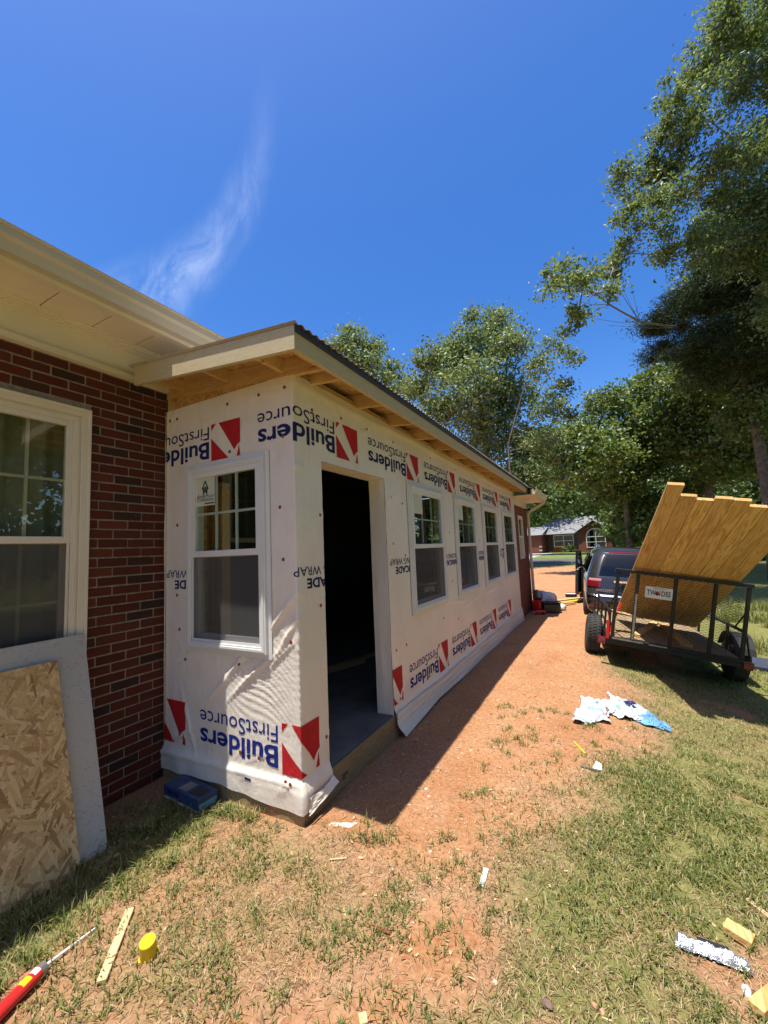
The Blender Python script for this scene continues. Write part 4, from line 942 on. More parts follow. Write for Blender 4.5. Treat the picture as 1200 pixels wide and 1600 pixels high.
def vlev(z):
    for a, b in zip(LV[:-1], LV[1:]):
        if a[0] <= z <= b[0]:
            t = (z - a[0]) / (b[0] - a[0]); return [z] + [a[i] * (1 - t) + b[i] * t for i in range(1, 5)]
mb = MB(); rings = [vring(*l) for l in LV]; n = len(rings[0])
fs = [(i * n + k, i * n + (k + 1) % n, (i + 1) * n + (k + 1) % n, (i + 1) * n + k) for i in range(len(rings) - 1) for k in range(n)]
mb.add([p for r_ in rings for p in r_], fs + [tuple(range(n))[::-1], tuple(range((len(rings) - 1) * n, len(rings) * n))])
body = vb_(mb, 'body', 'van_paint', smooth=True)
def vpatch(z0, z1, sel, off, m, name, parent=van, nz=8, shrink=None):
    """skin patch that follows the body: sel picks ring points"""
    rows = []
    for j in range(nz + 1):
        z = z0 + (z1 - z0) * j / nz; pts = vring(*vlev(z), off=off, n=13); rows.append([pts[i % len(pts)] for i in sel(j / nz)])
    k = len(rows[0]); mb = MB(); mb.add([p for r_ in rows for p in r_], [(a * k + b, a * k + b + 1, (a + 1) * k + b + 1, (a + 1) * k + b) for a in range(nz) for b in range(k - 1)])
    return vb_(mb, name, m, parent, smooth=True)
vpatch(1.10, 1.575, lambda t: list(range(10, 16)), .006, 'dark_glass', 'rear_window')
vpatch(1.11, 1.55, lambda t: [i % 52 for i in range(48, 55)], .005, 'dark_glass', 'side_window')
vpatch(1.60, 1.655, lambda t: list(range(9, 17)), .012, 'van_black', 'spoiler'); vpatch(1.605, 1.625, lambda t: [12, 13], .016, 'tail_light', 'brake_light')
vpatch(.86, 1.045, lambda t: list(range(4, 13)), .010, 'tail_light', 'tail_light'); vpatch(.86, 1.045, lambda t: list(range(13, 23)), .010, 'tail_light', 'tail_light')
vpatch(.985, 1.035, lambda t: list(range(5, 13)), .014, 'tail_clear', 'light_strip'); vpatch(.985, 1.035, lambda t: list(range(13, 21)), .014, 'tail_clear', 'light_strip')

vb_(MB().cbox((0, -.045, .985), (.95, .03, .05)), 'chrome_garnish', 'chrome', bevel=.01)
vb_(MB().cbox((0, -.03, .82), (.62, .03, .20)), 'plate_recess', 'van_black', bevel=.02); vb_(MB().cbox((0, -.05, .82), (.31, .01, .155)), 'licence_plate', 'plate_white', bevel=.003)
Vt, Ft = text_flat('ODYSSEY', .32, .04, .02); mt = MB(); mt.add([(-.80 + p[0], -.048, .775 + p[1]) for p in Vt], Ft); vb_(mt, 'badge_lettering', 'chrome')
vpatch(.30, .40, lambda t: list(range(3, 23)), .006, 'van_black', 'bumper_lower'); vpatch(.665, .70, lambda t: list(range(3, 23)), .012, 'chrome', 'bumper_edge')
for sx in (-.82, .82): vb_(MB().cbox((sx, -.09, .42), (.12, .02, .05)), 'reflector', 'tail_light', bevel=.006)
for sx in (-.66, .66): vb_(MB().tube([(sx * 1.0, .95, 1.715), (sx * 1.03, 1.1, 1.765), (sx * 1.03, 2.5, 1.77), (sx, 2.65, 1.72)], .018, 6), 'roof_rail', 'chrome')
for wx in (-.90, .90):
    for wy in (.95, 4.05):
        w_ = vb_(MB().lathe((wx, wy, .335), (1, 0, 0), [(.20, -.10), (.31, -.11), (.335, -.08), (.335, .08), (.31, .11), (.20, .10)], 28), 'wheel', 'rubber')
        vb_(MB().lathe((wx, wy, .335), (math.copysign(1, wx), 0, 0), [(.20, .06), (.19, .10), (.08, .085), (.0, .09)], 20), 'rim', 'worn_steel', w_)
# open front door, hinged at its front edge
dh = np.array([-.99, 3.55, 0]); ang = R(9); dd = np.array([-math.sin(ang), -math.cos(ang), 0]); dn = np.array([-dd[1], dd[0], 0])
dr = vb_(MB().obox(dh + np.array([0, 0, .36]), dd * 1.12, (0, 0, .72), dn * .09), 'front_door', 'van_paint', bevel=.02)
vb_(MB().obox(dh + np.array([0, 0, 1.08]), dd * .06 + np.array([0, 0, .02]), dd * .36 + np.array([0, 0, .48]), dn * .05).obox(dh + dd * 1.06 + np.array([0, 0, 1.08]), dd * .06, (0, 0, .48), dn * .05).obox(dh + dd * .38 + np.array([0, 0, 1.53]), dd * .70, (0, 0, .05), dn * .05), 'door_window_frame', 'van_black', dr)
vb_(MB().add([dh + dd * .08 + np.array([0, 0, 1.09]) + dn * .02, dh + dd * 1.06 + np.array([0, 0, 1.09]) + dn * .02, dh + dd * 1.06 + np.array([0, 0, 1.53]) + dn * .02, dh + dd * .42 + np.array([0, 0, 1.53]) + dn * .02], [(0, 1, 2, 3)]), 'door_glass', 'dark_glass', dr)
vb_(MB().obox(dh + dd * .05 + np.array([0, 0, .42]) - dn * .012, dd * 1.0, (0, 0, .6), dn * .011), 'door_trim', 'van_interior', dr)
vb_(MB().cbox(dh + dd * .15 + dn * .2 + np.array([0, 0, 1.13]), (.2, .1, .14)), 'door_mirror', 'van_black', dr, bevel=.02)
vb_(MB().obox((-1.004, 2.45, .40), (.004, 0, 0), (0, 1.05, 0), (0, 0, .66)), 'door_opening', 'van_interior')

# ================================================================== leaning sheets and ground clutter
def gp3(px, py, lift=0.0):
    p = G(px, py)
    for _ in range(6): p = G(px, py, float(gz(p[0], p[1])))
    return np.array([p[0], p[1], float(gz(p[0], p[1])) + lift])
def sheet(name, x0, z0, x1, z1, ya, yb, th, m, label, skew=0.0):
    d = nrm((x1 - x0, 0, z1 - z0)); nv = nrm(np.cross((0, 1, 0), d)); nv = nv if nv[0] > 0 else -nv
    ln = math.hypot(x1 - x0, z1 - z0); e = MB().obox((x0, yb, z0), (0, ya - yb, 0), d * ln + np.array([0, skew, 0]), -nv * th)
    return loose(e, name, m, label, 'board', bevel=.0012)
sheet('sheathing_sheet', -.918, -.02, -1.312, 1.196, -.640, -1.86, .012, 'grey_sheathing', 'pale grey sheathing board leaning on the brick wall under the window', .035)
sheet('osb_sheet', -.886, -.02, -1.243, 1.076, -.793, -2.01, .011, 'osb', 'golden strand board sheet leaning in front of the grey sheathing', .01)
bx_ = empty('cardboard_box', (-.89, -.125, .0), (0, 0, R(-4))); bx_.location.z = float(gz(-.89, -.125)) - .004
tag(bx_, 'blue cardboard box of nails on the dirt against the wrapped wall', 'box')
MB().cbox((0, 0, .042), (.40, .15, .084)).build('carton', M['blue_box_card'], bx_, bevel=.002)
MB().box(-.15, -.02, -.0765, -.0755, .035, .066).build('printed_label', M['print_navy'], bx_); MB().box(-.19, .19, -.0762, -.0752, .004, .018).build('printed_band', M['plate_white'], bx_)
MB().box(.2002, .2012, -.065, .065, .012, .05).build('end_label', M['pale_blue_film'], bx_); MB().box(-.06, .03, -.05, .04, .0845, .0852).build('picture_print', M['worn_steel'], bx_); MB().box(.06, .17, -.05, .04, .0845, .0852).build('printed_panel', M['print_black'], bx_)
# caulk tube
p0 = gp3(2, 1592, .027); p1 = gp3(66, 1526, .029); p2 = gp3(148, 1455, .012); ax = nrm(p1 - p0); ctb = empty('caulk_tube', p0)
tag(ctb, 'red and white caulk tube with a long pale nozzle lying on the grass', 'caulk tube')
q0 = ax * -.05; q1 = p1 - p0
MB().tube([q0, q1], .0245, 20).build('barrel', M['red_plastic'], ctb, smooth=False)
MB().tube([q1 - ax * .018, q1 + ax * .004], .0255, 20).build('collar', M['steel_tip'], ctb)
MB().tube([q1 + ax * .002, q1 + ax * .014, p2 - p0], [.012, .0065, .0032], 12).build('nozzle', M['white_plastic'], ctb)
sdv = nrm(np.cross(ax, (0, 0, 1))); upv = np.cross(sdv, ax)
for (t0, t1, a, m_) in ((-.045, -.020, .012, 'plate_white'), (-.09, -.055, .010, 'yellow_plastic')):
    r_ = .0249; mbl = MB(); seg = [nrm(upv * math.cos(th) + sdv * math.sin(th)) * r_ for th in np.linspace(-.9, .7, 7)]
    mbl.add([q1 + ax * t0 + s_ for s_ in seg] + [q1 + ax * t1 + s_ for s_ in seg], [(k, k + 1, 8 + k, 7 + k) for k in range(6)]); mbl.build('printed_label', M[m_], ctb)
# yellow cap
pc = gp3(233, 1494); cp = empty('plastic_lid_cup', pc); cp.rotation_euler = (R(10), R(6), 0); tag(cp, 'bright yellow plastic cap standing on the dry grass', 'cap')
MB().lathe((0, 0, .006), (0, 0, 1), [(.0335, 0), (.0315, .064), (.030, .068)], 28).build('cup', M['yellow_plastic'], cp); MB().lathe((0, 0, 0), (0, 0, 1), [(.039, 0), (.039, .005), (.0335, .0065)], 28).build('flange', M['yellow_plastic'], cp)
def stick(name, a, b, w, h, m, label, cat, lift=.0, bev=.002):
    A = gp3(*a, lift); Bq = gp3(*b, lift); d = Bq - A; sd = nrm(np.cross(d, (0, 0, 1)))
    return loose(MB().obox(A - sd * w / 2 + np.array([0, 0, .004]), d, sd * w, np.cross(sd, nrm(d)) * h), name, m, label, cat, bevel=bev)
stick('wood_strip', (203, 1426), (158, 1541), .036, .014, 'strip_wood', 'narrow pale wood strip beside the yellow cap', 'wood strip', .004)
stick('plastic_shim', (760, 1358), (752, 1387), .026, .004, 'white_plastic', 'small flat white strip on the patchy grass in the middle', 'plastic strip')
stick('wood_sliver', (577, 1449), (610, 1462), .012, .010, 'orange_cap', 'short reddish brown wood sliver on the bare clay', 'wood scrap')
stick('wood_sliver', (515, 1345), (542, 1343), .010, .006, 'strip_wood', 'thin pale wood sliver near the corner of the addition', 'wood scrap')
stick('wood_block', (1133, 1452), (1178, 1480), .062, .030, 'pine_lumber', 'small cut lumber block beside the silver strip', 'wood block')
stick('wood_stick', (1168, 1410), (1212, 1446), .022, .016, 'strip_wood', 'thin wood stick at the right edge above the lumber block', 'wood stick')
stick('wood_block', (1182, 1588), (1214, 1562), .05, .03, 'pine_lumber', 'lumber offcut cut by the lower right corner of the picture', 'wood block')
stick('wood_peg', (566, 1588), (569, 1606), .03, .012, 'strip_wood', 'pale wood peg at the bottom edge of the picture', 'wood scrap')
stick('yellow_strip', (897, 1160), (914, 1178), .012, .005, 'yellow_plastic', 'short yellow plastic strip near the crumpled film', 'plastic strip')
def lump(name, c, r, m, label, cat, seed=0, n=16, amp=.3):
    bm = bmesh.new(); bmesh.ops.create_icosphere(bm, subdivisions=3, radius=1.0); g_ = np.random.default_rng(seed); off = g_.random(3) * 50
    for v in bm.verts:
        p = np.array(v.co); k = 1 + amp * (fbm(p[0] + off[0] + p[2], p[1] + off[1] - p[2], 1.6, 3) - .5) * 2; v.co = Vector(p * k * np.array(r))
    me = bpy.data.meshes.new(name); bm.to_mesh(me); bm.free(); me.polygons.foreach_set('use_smooth', [True] * len(me.polygons))
    o = link(name, me, M[m]); o.location = c; return tag(o, label, cat)
lump('rock', gp3(855, 1572, .006), (.022, .015, .013), 'rock', 'small dark brown stone in the sandy patch near the bottom', 'stone', 1)
lump('dirt_clod', gp3(432, 1291, .004), (.022, .016, .012), 'rock', 'dark dirt clod on the clay by the addition corner', 'stone', 2)
lump('foam_shard', gp3(1167, 1551, .006), (.012, .026, .010), 'white_plastic', 'small white shard just below the silver strip', 'debris', 3)
# crumpled foil strip
A = gp3(1054, 1474); Bq = gp3(1174, 1518); d = Bq - A; sd = nrm(np.cross(d, (0, 0, 1))); nu, nv_ = 60, 14
uu = np.linspace(0, 1, nu)[:, None]; vv_ = np.linspace(-1, 1, nv_)[None, :]
Pz = A + uu[..., None] * d + vv_[..., None] * sd * .030; hgt = .012 + .030 * (1 - vv_ ** 2) * (.6 + .8 * fbm(uu * 6, vv_ * 2 + 3, 1.5, 3)) * np.minimum(1, 12 * np.minimum(uu, 1 - uu) + .2) + .012 * (fbm(uu * 30, vv_ * 5, 1.0, 2) - .5)
Pz[..., 2] = np.vectorize(lambda a, b: float(gz(a, b)))(Pz[..., 0], Pz[..., 1]) + np.maximum(hgt, .002)
tag(link('foil_strip', np_mesh('foil_strip', Pz.reshape(-1, 3), grid_faces(nu, nv_)), M['foil_tape']), 'crumpled silver foil strip lying on the grass at right', 'foil strip')
loose(MB().obox(A + d * .33 + sd * -.022 + np.array([0, 0, .040]), d * .42, sd * .016, (0, 0, .004)), 'black_strip', 'print_black', 'black strip lying along the top of the silver foil', 'strip')
# plastic film on the clay: two crumpled pieces of one torn bag
def rag(pxs, name, m, parent, seed, hh=.05, n=26):
    c = [gp3(*q) for q in pxs]; u = np.linspace(0, 1, n)[:, None, None]; w = np.linspace(0, 1, n)[None, :, None]
    q = (c[0] * (1 - u) + c[1] * u) * (1 - w) + (c[3] * (1 - u) + c[2] * u) * w
    U_, W_ = np.meshgrid(np.linspace(0, 1, n), np.linspace(0, 1, n), indexing='ij')
    edge = np.minimum(np.minimum(U_, 1 - U_), np.minimum(W_, 1 - W_)); jit = (fbm(U_ * 5 + seed, W_ * 5, 1, 3) - .5)
    q[..., 0] += jit * .10; q[..., 1] += (fbm(U_ * 5, W_ * 5 + seed, 1, 3) - .5) * .16
    crease = np.abs(fbm(U_ * 4 + seed * 3, W_ * 4, 1.2, 4) - .5) * 2
    q[..., 2] = gz(q[..., 0], q[..., 1]) + .012 + hh * crease + hh * .4 * sstep(0, .3, edge)
    me = np_mesh(name, q.reshape(-1, 3), grid_faces(n, n)); o = link(name, me, M[m], parent); return o
pb = empty('plastic_bag', (0, 0, 0)); tag(pb, 'torn white and pale blue plastic bag crumpled on the clay', 'plastic bag')
rag([(898, 1130), (952, 1132), (946, 1096), (908, 1092)], 'white_part', 'crumpled_film', pb, 1.3, .055)
rag([(950, 1120), (1000, 1131), (1012, 1112), (950, 1086)], 'printed_part', 'crumpled_film', pb, 4.1, .06)
rag([(992, 1128), (1047, 1146), (1044, 1139), (1008, 1110)], 'blue_part', 'pale_blue_film', pb, 7.7, .03)
p = gp3(980, 1112, .07); MB().obox(p, (.09, .02, .005), (-.03, .06, .01), (0, 0, .002)).build('purple_print', M['print_navy'], pb)
tw = empty('twig', gp3(933, 1206)); tag(tw, 'dark twig with a scrap of white paper caught on it', 'twig')
MB().tube([(-.11, .02, .008), (-.02, -.005, .014), (.05, .0, .012), (.12, .02, .02)], [.006, .008, .007, .004], 6).build('stem', M['bark'], tw); MB().add([(-.03, 0, .012), (.035, .0, .016), (.03, .03, .05), (-.005, .03, .06), (-.02, .02, .03)], [(0, 1, 2, 3, 4)]).build('paper', M['white_plastic'], tw)
# small wood chips and leaves scattered on the clay: nobody counts these
cm_ = MB()
for k in range(420):
    x = rng.uniform(.1, 2.1); y = rng.uniform(-1.3, 6.5) if k > 140 else rng.uniform(-.5, 3.0)
    if k < 140: x = rng.uniform(.08, 1.3)
    if k > 330: x = rng.uniform(-1.25, -.5); y = rng.uniform(-.7, -.1)
    z = float(gz(x, y)) + .003; a = rng.uniform(0, 6.28); l_ = rng.uniform(.008, .032); w_ = rng.uniform(.003, .011); t_ = rng.uniform(-.3, .3)
    cm_.obox((x, y, z), (l_ * math.cos(a), l_ * math.sin(a), l_ * t_ * .3), (-w_ * math.sin(a), w_ * math.cos(a), w_ * t_), (0, 0, .002))
tag(cm_.build('wood_chips', M['strip_wood']), 'pale wood chips and shavings scattered over the clay', 'wood chips', kind='stuff')

# ---- pile of tools and bags by the far corner of the house
def at(px, py, dep): return W(px, py, dep)
def gl_(x, y): return float(gz(x, y))
tbx = empty('tool_box', (.52, 8.75, gl_(.52, 8.75)), (0, 0, R(12))); tag(tbx, 'black lidded tool box on the clay by the house corner', 'tool box')
MB().cbox((0, 0, .11), (.40, .24, .22)).build('case', M['van_black'], tbx, bevel=.02); MB().cbox((0, 0, .245), (.42, .26, .045)).build('lid', M['black_steel'], tbx, bevel=.015)
MB().tube([(-.12, 0, .27), (-.10, 0, .31), (.10, 0, .31), (.12, 0, .27)], .012, 6).build('handle', M['worn_steel'], tbx); MB().cbox((.05, -.02, .27), (.16, .08, .012)).build('lid_label', M['red_plastic'], tbx)
cj = empty('fuel_can', (.20, 8.70, gl_(.2, 8.7)), (0, 0, R(-10))); tag(cj, 'red plastic fuel can against the far end of the addition', 'fuel can')
MB().cbox((0, 0, .15), (.22, .18, .30)).build('tank', M['red_plastic'], cj, bevel=.03, seg=2); MB().tube([(-.06, 0, .30), (-.05, 0, .36), (.05, 0, .36), (.06, 0, .30)], .014, 8).build('handle', M['red_plastic'], cj); MB().tube([(.08, -.02, .30), (.10, -.05, .36)], .02, 8).build('spout', M['van_black'], cj)
nail = empty('power_tool', (.30, 8.42, gl_(.3, 8.42)), (0, 0, R(30))); tag(nail, 'red and black power tool on the ground in front of the tool box', 'power tool')
MB().cbox((0, 0, .06), (.26, .08, .08)).build('body', M['red_plastic'], nail, bevel=.02); MB().tube([(.02, 0, .05), (.06, -.08, .02)], .022, 8).build('handle', M['van_black'], nail); MB().tube([(-.13, 0, .06), (-.20, 0, .06)], .02, 8).build('nose', M['steel_tip'], nail)
lump('trash_bag', (.38, 9.20, gl_(.38, 9.2) + .20), (.26, .24, .26), 'white_plastic', 'white plastic bag slumped on the tool pile', 'bag', 5, amp=.55)
lump('trash_bag', (.62, 9.15, gl_(.62, 9.15) + .08), (.20, .18, .11), 'wrap_tail', 'flattened white bag beside the black tool box', 'bag', 6, amp=.6)
lump('paint_bucket_bag', (.18, 9.00, gl_(.18, 9.0) + .38), (.13, .12, .14), 'worn_steel', 'silver grey bundle on top of the pile by the downspout', 'bundle', 8, amp=.5)
for k, (ax_, ay, bx2, by2, w_) in enumerate([(.35, 10.0, 1.10, 11.1, .16), (.25, 10.3, .95, 11.4, .14), (.45, 9.7, .90, 10.3, .10)]):
    a = np.array([ax_, ay, gl_(ax_, ay) + .02 + .03 * k]); b = np.array([bx2, by2, gl_(bx2, by2) + .02]); d = b - a; sd = nrm(np.cross(d, (0, 0, 1)))
    loose(MB().obox(a, d, sd * w_, (0, 0, .03)), 'yellow_board', 'strip_wood' if k else 'yellow_plastic', ['bright yellow board lying on the clay beyond the tool pile', 'pale board lying beside the yellow board', 'short offcut on top of the far boards'][k], 'board')
loose(MB().cbox((.75, 11.9, gl_(.75, 11.9) + .06), (.32, .2, .12)), 'dark_case', 'van_black', 'small dark case on the ground beyond the yellow boards', 'case', bevel=.02)
# flat blue-grey sheet on the lawn at the right edge
q = [(3.55, 6.1), (6.4, 5.4), (6.6, 5.95), (3.62, 6.9)]
mb = MB(); zt = [float(gz(*p_)) for p_ in q]; mb.add([(p_[0], p_[1], z_ + .05) for p_, z_ in zip(q, zt)] + [(p_[0], p_[1], z_ + .01) for p_, z_ in zip(q, zt)], [(0, 1, 2, 3), (7, 6, 5, 4), (0, 4, 5, 1), (1, 5, 6, 2), (2, 6, 7, 3), (3, 7, 4, 0)])
simple('slate_blue', (0.030, 0.038, 0.060), 0.85, var=.2); loose(mb, 'siding_panel', 'slate_blue', 'long slate blue panel lying on the grass right of the trailer', 'panel')

# ================================================================== far field: road, drives, neighbours
patch('street', [(-60, 30), (60, 33), (60, 39), (-60, 36)], M['asphalt'], .012, 40)
patch('driveway', [(-10.0, 36.8), (-4.6, 37.4), (-4.2, 55.5), (-8.4, 55.5)], M['concrete'], .020, 24)
patch('neighbour_lawn', [(-4.4, 38.5), (26, 39.5), (26, 55), (-4.1, 55)], None or M.setdefault('lawn_far', simple('lawn_far', (0.115, 0.165, 0.035), 0.9, var=.3, sc=1.5, bump=.5)), .016, 24)
patch('far_lawn', [(-40, 38.5), (-10.2, 38.5), (-8.6, 80), (-40, 80)], M['lawn_far'], .016, 16)
NB = empty('neighbour_house', (-2.2, 56.5, float(gz(-2, 56)))); NB.rotation_euler = (0, 0, R(-6))
tag(NB, 'far brick ranch house with grey roof and arched white window', 'house')
nbp = lambda mb, nm, m, parent=NB, **k: mb.build(nm, M[m], parent, **k)
nbp(MB().box(-5.2, 8.5, 1.0, 9, -.3, 2.6), 'wall', 'far_brick_y'); nbp(MB().box(-5.6, -3.2, -1.2, 1.0, -.3, 2.55), 'garage_wall', 'far_brick_y'); nbp(MB().box(1.2, 5.0, -.8, 1.0, -.3, 2.6), 'gable_wall', 'far_brick_y')
nbp(MB().add([(1.2, -.8, 2.6), (5.0, -.8, 2.6), (3.1, -.8, 3.9), (1.2, -.5, 2.6), (5.0, -.5, 2.6), (3.1, -.5, 3.9)], [(0, 1, 2), (5, 4, 3), (0, 3, 4, 1), (1, 4, 5, 2), (2, 5, 3, 0)]), 'gable_peak', 'far_brick_y')
def slab_roof(a, b, c, d, th=.12):
    mb = MB(); A = [np.array(q, float) for q in (a, b, c, d)]; mb.add(A + [q + np.array([0, 0, th]) for q in A], [(3, 2, 1, 0), (4, 5, 6, 7), (0, 1, 5, 4), (1, 2, 6, 5), (2, 3, 7, 6), (3, 0, 4, 7)]); return mb
rf = nbp(slab_roof((-5.6, .55, 2.55), (8.9, .55, 2.55), (5.5, 5.2, 4.75), (-2.4, 5.2, 4.75)), 'roof', 'grey_shingle')
nbp(slab_roof((8.9, 9.4, 2.55), (-5.6, 9.4, 2.55), (-2.4, 5.2, 4.75), (5.5, 5.2, 4.75)), 'roof_slope', 'grey_shingle', rf)
nbp(slab_roof((-5.6, 9.4, 2.55), (-5.6, .55, 2.55), (-2.4, 5.2, 4.74), (-2.4, 5.3, 4.74)), 'roof_slope', 'grey_shingle', rf); nbp(slab_roof((8.9, .55, 2.55), (8.9, 9.4, 2.55), (5.5, 5.3, 4.74), (5.5, 5.2, 4.74)), 'roof_slope', 'grey_shingle', rf)
nbp(slab_roof((.85, -1.1, 2.50), (3.1, -1.1, 3.98), (3.1, 4.2, 3.98), (.85, 4.2, 2.50), .10), 'roof_slope', 'grey_shingle', rf); nbp(slab_roof((3.1, -1.1, 3.98), (5.35, -1.1, 2.50), (5.35, 4.2, 2.50), (3.1, 4.2, 3.98), .10), 'roof_slope', 'grey_shingle', rf)
nbp(slab_roof((-5.9, -1.5, 2.50), (-2.9, -1.5, 2.50), (-2.9, 2.2, 3.55), (-5.9, 2.2, 3.55), .10), 'roof_slope', 'grey_shingle', rf)
nbp(MB().box(-5.92, -2.88, -1.53, -1.47, 2.46, 2.62).box(-5.6, 8.9, .50, .56, 2.5, 2.66), 'gutter', 'white_vinyl')
bb = MB()
for sgn in (-1, 1):
    a = np.array([3.1 + sgn * 2.3, -1.16, 2.45]); b = np.array([3.1, -1.16, 3.98]); bb.obox(a, b - a, (0, .05, 0), (0, 0, .16))
nbp(bb, 'barge_board', 'white_vinyl')
def nwin(x0, x1, z0, z1, y, cols, rows):
    w = nbp(MB().ring(lambda a, b, n: np.array([a, y - n, b]), x0, x1, z0, z1, .08, .08, .08, .08, -.02, .06), 'window', 'white_vinyl')
    nbp(MB().box(x0 + .08, x1 - .08, y - .02, y - .012, z0 + .08, z1 - .08), 'pane', 'dark_glass', w)
    for k in range(1, cols): x = x0 + (x1 - x0) * k / cols; nbp(MB().box(x - .035, x + .035, y - .05, y - .021, z0 + .08, z1 - .08), 'muntin', 'white_vinyl', w)
    for k in range(1, rows): z = z0 + (z1 - z0) * k / rows; nbp(MB().box(x0 + .08, x1 - .08, y - .048, y - .022, z - .03, z + .03), 'muntin', 'white_vinyl', w)
    return w
nwin(-2.1, .4, .75, 2.35, 1.0, 2, 2); nwin(2.15, 4.35, .55, 1.95, -.8, 2, 2)
aw = MB(); n = 14; R0, R1 = 1.10, .98
av = [(3.25 + r_ * math.cos(t), yq, 1.97 + r_ * .92 * math.sin(t)) for yq in (-.80, -.86) for r_ in (R0, R1) for t in np.linspace(0, math.pi, n)]
aw.add(av, [(2 * n + k, 2 * n + k + 1, 3 * n + k + 1, 3 * n + k) for k in range(n - 1)] + [(k, 2 * n + k, 2 * n + k + 1, k + 1) for k in range(n - 1)])
aw.box(3.22, 3.28, -.86, -.82, 2.0, 2.95); aa = nbp(aw, 'arched_window', 'white_vinyl')
gm = MB(); gm.add([(3.25 + R1 * math.cos(t), -.815, 1.97 + R1 * .92 * math.sin(t)) for t in np.linspace(0, math.pi, n)], [tuple(range(n))]); nbp(gm, 'pane', 'dark_glass', aa)
for x0 in (.45, -3.0): nbp(MB().box(x0, x0 + .5, .955, .995, .75, 2.35), 'shutter', 'van_black')
nbp(MB().box(-3.1, -2.3, .96, .998, -.2, 2.1), 'front_door', 'dark_interior')
for z in (.3, .8): nbp(MB().box(-3.55, -3.19, -1.26, -1.202, z, z + .22), 'quoin', 'concrete')
N2 = empty('brick_house', (9.5, 44, float(gz(9.5, 44)))); tag(N2, 'red brick house half hidden by trees beyond the minivan', 'house')
MB().box(-2.5, 6, 0, 7, -.3, 2.7).build('wall', M['far_brick_y'], N2); slab_roof((-3, -.5, 2.65), (6.5, -.5, 2.65), (6.5, 3.5, 4.6), (-3, 3.5, 4.6)).build('roof', M['grey_shingle'], N2); slab_roof((6.5, 7.5, 2.65), (-3, 7.5, 2.65), (-3, 3.5, 4.6), (6.5, 3.5, 4.6)).build('roof', M['grey_shingle'], N2)
MB().box(-1.6, -.4, -.05, -.005, .9, 2.2).build('window', M['white_vinyl'], N2)

# ================================================================== vegetation
def leaf_mesh(name, C, size, aspect, seed, up=.5, fold=.25):
    g = np.random.default_rng(seed); n = len(C)
    N = g.normal(size=(n, 3)); N[:, 2] += up * 2.0 * g.random(n); N /= np.linalg.norm(N, axis=1)[:, None]
    T = g.normal(size=(n, 3)); T -= N * (T * N).sum(1)[:, None]; T /= np.linalg.norm(T, axis=1)[:, None]; Bn = np.cross(N, T)
    L_ = (size * (.6 + .8 * g.random(n)))[:, None]; Wd = L_ * aspect
    a = C - T * L_ * .5; b = C + Bn * Wd * .5 + N * Wd * fold; c = C + T * L_ * .5; d = C - Bn * Wd * .5 + N * Wd * fold
    V = np.stack([a, b, c, d], 1).reshape(-1, 3); i = np.arange(n)[:, None] * 4
    F = np.concatenate([i + np.array([0, 1, 2]), i + np.array([0, 2, 3])], 1).reshape(-1, 3)
    return np_mesh(name, V, F)
